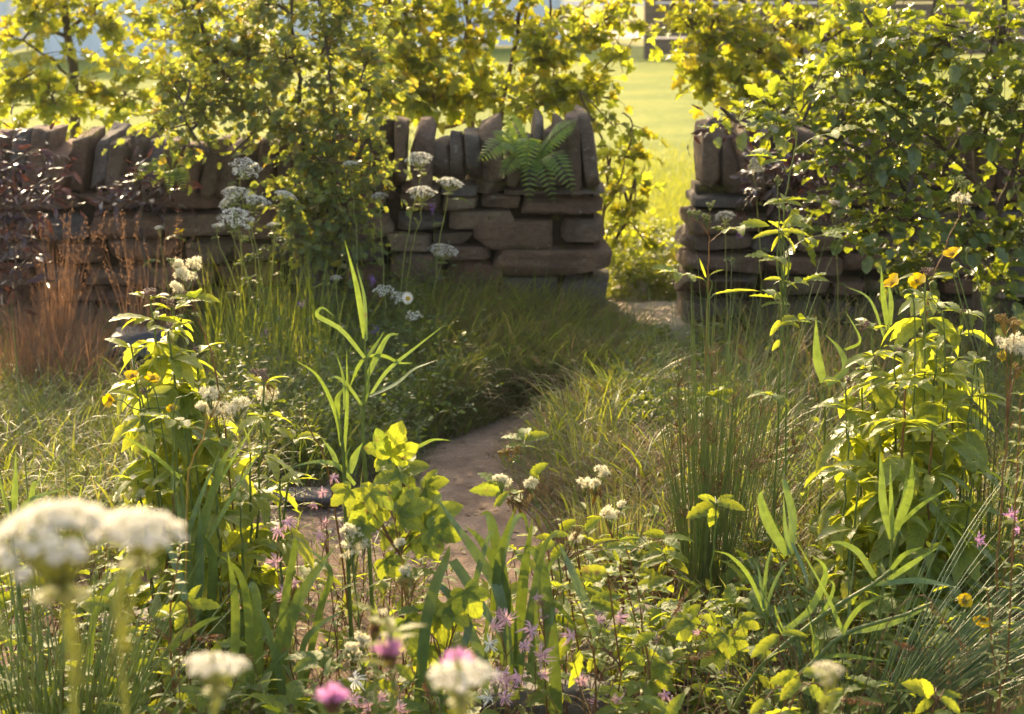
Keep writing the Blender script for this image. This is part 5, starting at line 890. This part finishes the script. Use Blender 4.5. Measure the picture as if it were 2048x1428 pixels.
robin("pink and white ragged robin lowest in the bottom cluster", 1020, 3.5, [(980,1288,40,'white'),(1050,1290,34),(1085,1310,52),(1014,1362,54),(995,1350,44),(1034,1358,42),(975,1395,36,'white'),(1086,1348,34),(1010,1395,40)])
robin("pink ragged robin right of the bent flag leaf", 1100, 3.65, [(1092,1225,44),(1080,1205,22,'brown'),(1074,1195,26)])
robin("pink ragged robin near the yellow bramble leaves at the bottom", 1150, 3.55, [(1140,1272,40),(1200,1240,26),(1240,1236,36),(1164,1362,36),(1190,1405,34),(1232,1400,30)])
robin("pink ragged robin high at the left, behind the big flag leaf", 580, 3.8, [(577,1044,40),(557,1062,38),(548,1124,40),(566,1190,36),(590,1165,24)])
robin("small pink ragged robin among leaves above the dense meadowsweet", 670, 3.9, [(640,1070,30),(650,1045,26),(628,1010,22),(668,955,26),(645,985,26)])
robin("pale pink ragged robin at the bottom left below the knapweeds", 730, 3.4, [(708,1400,36),(735,1412,34),(800,1415,36),(762,1395,30),(712,1360,46,'white')])
robin("pink ragged robin low right beside the leaning spearwort", 1330, 3.5, [(1330,1390,28),(1345,1402,26),(1395,1265,20)])
robin("violet pink ragged robin at the right edge behind the glaucous rush", 2020, 3.9, [(2022,1030,34),(1960,1080,30),(2035,1060,24)], 'purple')
def knapweed(label, px, py, wp, Y, foot, mids=(), bloom=True):
    top = P(px, py, Y); r = wp*1.25/2/FPX*Y; b = gb_(foot, Y); th = Thing("knapweed", label, "wild flower", b, "knapweeds"); sm_, bm, fm, lf = MB(), MB(), MB(), MB(); p = stem_path(b, [P(*q, Y) for q in mids]+[top-np.array([0, 0, r*1.3])], 22, .001); tubes(sm_, p, np.linspace(.0022, .0015, 22), 5)
    c = top-np.array([0, 0, r*.75]); d = nrm(rng.normal(size=(130, 3))); d[:, 2] = d[:, 2]*1.0; inst(bm, T_OV[0], c+d*r*np.array([.42, .42, .5]), d*.4+np.array([0, 0, 1.]), d, r*.42); balls(bm, c, r*.45)
    n = 150; a = U(0, 6.28, n); q = np.sqrt(U(0, 1, n)); dd = nrm(np.stack([np.cos(a)*q*1.25, np.sin(a)*q*1.25, 1.15-q*.75], -1)); base = c+np.array([0, 0, r*.35])+dd*r*.15; L = r*U(.85, 1.3, n)
    s = np.linspace(0, 1, 4); strips(fm, base[:, None]+dd[:, None]*(L[:, None]*s)[..., None]*(1 if bloom else .5), np.broadcast_to(r*np.array([.06, .08, .12, .03]), (n, 4)), rng.normal(size=(n, 3)))
    for f in np.linspace(.6, .97, 7): az = U(0, 6.28); inst(lf, T_AG[2], along(p, f)[None], np.array([[math.cos(az), math.sin(az), .55]]), np.array([0, 0, 1.]), U(.02, .042))
    th.part("stem", sm_, M['stem']); th.part("bracts", bm, M['brown']); th.part("florets", fm, M['purple'] if bloom else M['brown']); th.part("foliage", lf, M['agri'])
for a in (("blurred purple knapweed upright between the brown bud and the bottom umbel", 780, 1298, 50, 1.95, 783, ((785,1400),)), ("blurred purple knapweed at the bottom edge, lowest of the knapweeds", 664, 1392, 52, 1.9, 655, ()), ("blurred purple knapweed behind the bottom centre umbel", 918, 1322, 54, 2.0, 925, ()), ("brown spent knapweed head left above the purple one", 750, 1252, 34, 2.0, 752, ((752,1360),), False)):
    knapweed(*a)
# violet specks in the shade
for i, (lab, px, py, Y) in enumerate((("violet flower in the vetches under the hawthorn, near the spearwort tip", 745, 562, 7.0), ("violet flower head deep in the vetches left of the central spearwort", 602, 608, 6.9), ("violet flower beside the central spearwort's upper leaves", 750, 660, 6.8), ("violet flower low in the carrot stems", 560, 716, 6.8), ("violet flower before the wall below the carrots", 866, 416, 7.5), ("violet flower among the grasses before the right wall", 1478, 468, 7.4), ("violet flower low in the vetches beside the left agrimony", 528, 665, 6.9))):
    e = P(px, py, Y); b = gb_(px+10, Y+.05); th = Thing("vetch_flower", lab, "wild flower", b, "violet vetch flowers"); sm_, fm = MB(), MB(); tubes(sm_, stem_path(b, [e], 8), np.linspace(.0012, .0008, 8), 3); n = 26; inst(fm, T_OV, e+rng.normal(0, .007, (n, 3))*np.array([1, 1, 1.4]), rng.normal(size=(n, 3)), rng.normal(size=(n, 3)), .009); th.part("stem", sm_, M['stem']); th.part("flower_head", fm, M['blue'])
for lab, px, py, Y in (("small yellow flower in the vetches beside the carrot stems", 570, 670, 6.8), ("small yellow flower at the upper left of the grass bank", 760, 345, 7.5), ("small yellow vetchling before the wall beneath the carrots", 770, 378, 7.4), ("small yellow vetchling by the dark purple leaved shrub", 360, 460, 7.3)):
    e = P(px, py, Y); b = gb_(px+8, Y+.05); th = Thing("vetchling_flower", lab, "wild flower", b, "small yellow vetchlings"); sm_, fm = MB(), MB(); tubes(sm_, stem_path(b, [e], 8), np.linspace(.0012, .0008, 8), 3); n = 9; inst(fm, T_OV, e+rng.normal(0, .006, (n, 3)), rng.normal(size=(n, 3)), rng.normal(size=(n, 3)), .013); th.part("stem", sm_, M['stem']); th.part("petals", fm, M['yellow'])

# ------------------------------------------------------------------ lobed leaves lit from behind, bramble and goosegrass
def palm_t(i):
    """maple-like five lobed leaf with toothed margin, built lobe by lobe"""
    V, F, UV = [], [], []; r = np.random.default_rng(i)
    for ang, L in ((0, 1.), (.85, .82), (-.85, .82), (1.75, .5), (-1.75, .5)):
        v, f, uv = leaf_t(10, .62, .75, .75, .22, .45, .14, .1); k = sum(len(x) for x in V); c, s = math.cos(ang), math.sin(ang); v = v*L; v = np.c_[v[:, 0]*c+v[:, 1]*s, -v[:, 0]*s+v[:, 1]*c, v[:, 2]+.004*abs(ang)]
        V.append(v); F.append(f[0]+k); UV.append(uv)
    return np.vstack(V), [np.vstack(F)], np.vstack(UV)
T_PALM = [palm_t(i) for i in range(3)]
def leafy(label, foot, Y, leaves, name="bramble", group=None, mat='leafy', cat="plant", stalk='rstem', T=None, hub=None):
    """leaves: base px,py -> tip px,py, relative width"""
    b = gb_(foot, Y); th = Thing(name, label, cat, b, group); lf, sm_ = MB(), MB(); hubp = P(*hub, Y) if hub else None
    if hub: tubes(sm_, stem_path(b, [hubp], 12), np.linspace(.0022, .0016, 12), 4)
    for x0, y0, x1, y1, *w_ in leaves:
        yy = Y+U(-.06, .06); a, e = P(x0, y0, yy), P(x1, y1, yy-.02); L = np.linalg.norm(e-a); st0 = hubp if hub else b+np.array([U(-.03, .03), U(-.03, .03), 0]); tubes(sm_, crom([st0, (st0+a)/2+np.array([U(-.02, .02), U(0, .03), .01]), a], 8), np.linspace(.0017, .0011, 8), 4)
        n_ = nrm(np.array([U(-.35, .35), U(-.95, -.45), .75])); inst(lf, T or T_PALM, a[None], nrm(e-a)[None], n_[None], np.array([[L*(w_[0] if w_ else 1), L, L]]))
    th.part("stalks", sm_, M[stalk]); th.part("foliage", lf, M[mat])
leafy("bright yellow green lobed leaves glowing just below the central spearwort", 800, 4.0, [(782,912,800,845),(784,905,728,892),(790,905,748,940),(795,950,855,925),(800,948,745,960),(850,975,895,958),(845,985,880,1000),(800,985,775,1010),(760,1000,728,965),(770,1010,740,1040),(830,1000,870,1030),(815,1010,838,1050)], "meadowsweet_leaves", "sunlit meadowsweet foliage", hub=(800,1060))
leafy("spreading lobed yellow green leaves right of the dense meadowsweet", 850, 3.85, [(735,988,690,1030),(740,985,790,1015),(745,1000,700,1060),(790,1015,835,975),(800,1030,860,1000),(850,1050,920,1005),(860,1060,925,1075),(845,1075,880,1120),(790,1060,760,1100),(820,1070,845,1110),(730,1050,690,1090),(770,1120,800,1160),(700,980,660,1010)], "meadowsweet_leaves", "sunlit meadowsweet foliage", hub=(800,1110))
leafy("large shaded lobed leaves low between the flag leaves", 890, 3.7, [(885,1225,890,1300),(895,1215,940,1250),(880,1210,850,1255),(930,1180,960,1240),(800,1260,760,1300),(810,1240,850,1300),(860,1290,830,1350)], "meadowsweet_leaves", "shaded meadowsweet foliage", hub=(885,1330))
leafy("hairy palmate leaf cluster lit at the base of the rush clump", 1430, 4.2, [(1432,1010,1372,1035),(1432,1008,1420,1055),(1434,1006,1495,1010),(1430,1005,1400,990),(1436,1004,1465,990)], "cranesbill_leaves", None, hub=(1432,1012), T=T_TOOTH, stalk='stem')
leafy("yellow lit leaves on arching red stalks in the bottom centre right", 1230, 3.65, [(1145,1270,1110,1320),(1160,1300,1145,1390,.6),(1200,1300,1170,1345),(1260,1290,1240,1345),(1280,1300,1330,1330),(1215,1145,1160,1140,.9),(1270,1290,1310,1265),(1180,1390,1230,1370),(1300,1350,1340,1380),(1290,1330,1250,1300),(1220,1380,1260,1420)], "bramble", "brambles at the bottom", hub=(1240,1330), T=T_TOOTH)
leafy("lobed yellow bramble leaves beside the grey slab", 1370, 3.7, [(1380,1245,1330,1255),(1375,1240,1395,1210),(1380,1260,1345,1240),(1430,1250,1410,1230),(1450,1270,1410,1290),(1460,1275,1500,1300),(1440,1300,1400,1330),(1330,1330,1290,1360),(1480,1240,1520,1255)], "bramble", "brambles at the bottom", hub=(1430,1310))
leafy("dewy toothed leaves low at the right before the leaning stems", 1560, 3.4, [(1560,1270,1495,1310,.8),(1562,1268,1612,1262,.8),(1600,1350,1540,1362),(1605,1345,1660,1350),(1600,1360,1560,1400),(1530,1400,1500,1425),(1690,1380,1640,1400),(1620,1370,1650,1410)], "bramble", "brambles at the bottom", hub=(1590,1390), T=T_TOOTH)
leafy("toothed leaves at the bottom right in front of the dark stone", 1850, 3.45, [(1870,1390,1810,1362),(1872,1388,1925,1385),(1868,1395,1830,1425),(1880,1395,1930,1425),(1860,1395,1850,1360)], "bramble", "brambles at the bottom", hub=(1872,1400), T=T_TOOTH)
leafy("dark green toothed leaves lit at the edge beneath the blurred umbels", 370, 3.65, [(375,1215,310,1230),(378,1210,440,1205),(380,1205,390,1170),(372,1222,350,1260),(390,1260,330,1280),(420,1330,360,1350),(430,1335,470,1370),(300,1320,260,1340),(280,1260,220,1270),(440,1290,490,1280),(230,1210,170,1200),(330,1400,290,1425),(350,1390,400,1410)], "bramble", "brambles at the bottom", hub=(370,1300), T=T_TOOTH)
leafy("small yellow leaves on the wiry red stem by the gold cluster", 1190, 3.9, [(1080,960,1060,945,1),(1062,950,1092,925,1),(1018,985,985,1010,.8),(1110,1085,1070,1100),(1105,1075,1075,1070),(1120,1060,1150,1040),(1170,1060,1200,1035),(1100,1070,1135,1065),(1185,1090,1235,1075,.5),(1240,1080,1280,1075,.35),(1225,1100,1240,1130,.6),(1130,1090,1100,1115)], "meadowsweet_leaves", "sunlit meadowsweet foliage", hub=(1130,1120), T=T_TOOTH)
leafy("serrated leaf and small whorls on the tall budded stem over the rushes", 1420, 4.55, [(1424,590,1520,570,.22),(1412,555,1400,520,.4),(1420,550,1445,535,.4),(1408,560,1385,548,.4)], "hemp_nettle", None, mat='agri', hub=(1416,600), T=T_AG, stalk='stem')
leafy("whorl of fresh green leaves high on the slim stem against the right wall", 1560, 4.5, [(1562,465,1505,470,.5),(1563,462,1620,470,.5),(1560,470,1540,500,.5),(1566,470,1600,500,.5),(1565,460,1580,430,.5),(1560,458,1540,440,.5),(1564,560,1530,555,.6),(1566,562,1600,570,.6),(1560,640,1540,670,.8),(1566,638,1600,655,.8),(1560,680,1545,700,.8)], "meadowsweet_leaves", "sunlit meadowsweet foliage", mat='agri', hub=(1565,600), T=T_TOOTH, stalk='stem')
def goosegrass(label, foot, Y, pts, nw, L, r=.0022):
    b = gb_(foot, Y); th = Thing("loosestrife", label, "tall plant", b, "wiry leafy stems"); sm_, lf = MB(), MB(); p = stem_path(b, [P(*q, Y) for q in pts], 26, .001); tubes(sm_, p, np.linspace(r*1.2, r*.5, 26), 5)
    for f in np.linspace(.25, 1, nw):
        c = along(p, f); t = tang(p, f); k = 4; a = U(0, 6.28)+np.arange(k)*6.28/k; D = np.stack([np.cos(a), np.sin(a), 0*a+.45], -1); inst(lf, T_AG, np.repeat(c[None], k, 0), D, np.array([0, 0, 1.])+rng.normal(0, .2, (k, 3)), L*(1.1-.5*f)*U(.7, 1.1, k))
    th.part("stem", sm_, M['rstem']); th.part("foliage", lf, M['agri'])
goosegrass("tall reddish leafy stem at the right edge, from the bottom to the meadowsweet", 2000, 3.6, ((2010,1350),(2022,1150),(2034,950),(2042,790)), 15, .04)
goosegrass("reddish leafy stem with small pointed leaves beside the pink flowers", 1320, 3.7, ((1290,1330),(1260,1200),(1235,1130)), 9, .034)
goosegrass("second reddish leafy stem right of the ragged robin, leaning left", 1310, 3.65, ((1300,1360),(1285,1260),(1275,1180),(1250,1090)), 10, .034)
goosegrass("short leafy stem at the bottom right corner, yellow green", 2030, 3.5, ((2000,1400),(1985,1300),(1975,1180)), 9, .036)
goosegrass("wiry leafy stem left of the central spearwort, beside the shorter agrimony", 700, 4.2, ((660,960),(625,870),(598,820)), 7, .03)
goosegrass("leafy stem at the bottom left under the blurred umbels", 320, 3.6, ((340,1250),(352,1150),(360,1090)), 8, .04)
goosegrass("pinkish leafy stem beside the bottom slab", 1200, 3.55, ((1190,1330),(1170,1240),(1150,1200)), 8, .035)
HAZE = .0004
# ------------------------------------------------------------------ bright morning air
hm_ = bpy.data.materials.new("morning haze"); hm_.use_nodes = True; hn = hm_.node_tree.nodes; hn.clear()
pv = hn.new("ShaderNodeVolumePrincipled"); pv.inputs["Color"].default_value = (.95, .93, .88, 1); pv.inputs["Density"].default_value = HAZE; pv.inputs["Anisotropy"].default_value = .55
ho = hn.new("ShaderNodeOutputMaterial"); hm_.node_tree.links.new(pv.outputs[0], ho.inputs["Volume"])
hb = MB(); box(hb, (-40, -5, -1.2), (40, 45, 4.2)); tag(hb.build("haze", hm_, org=(0, 0, 0), smooth=False), kind="stuff")
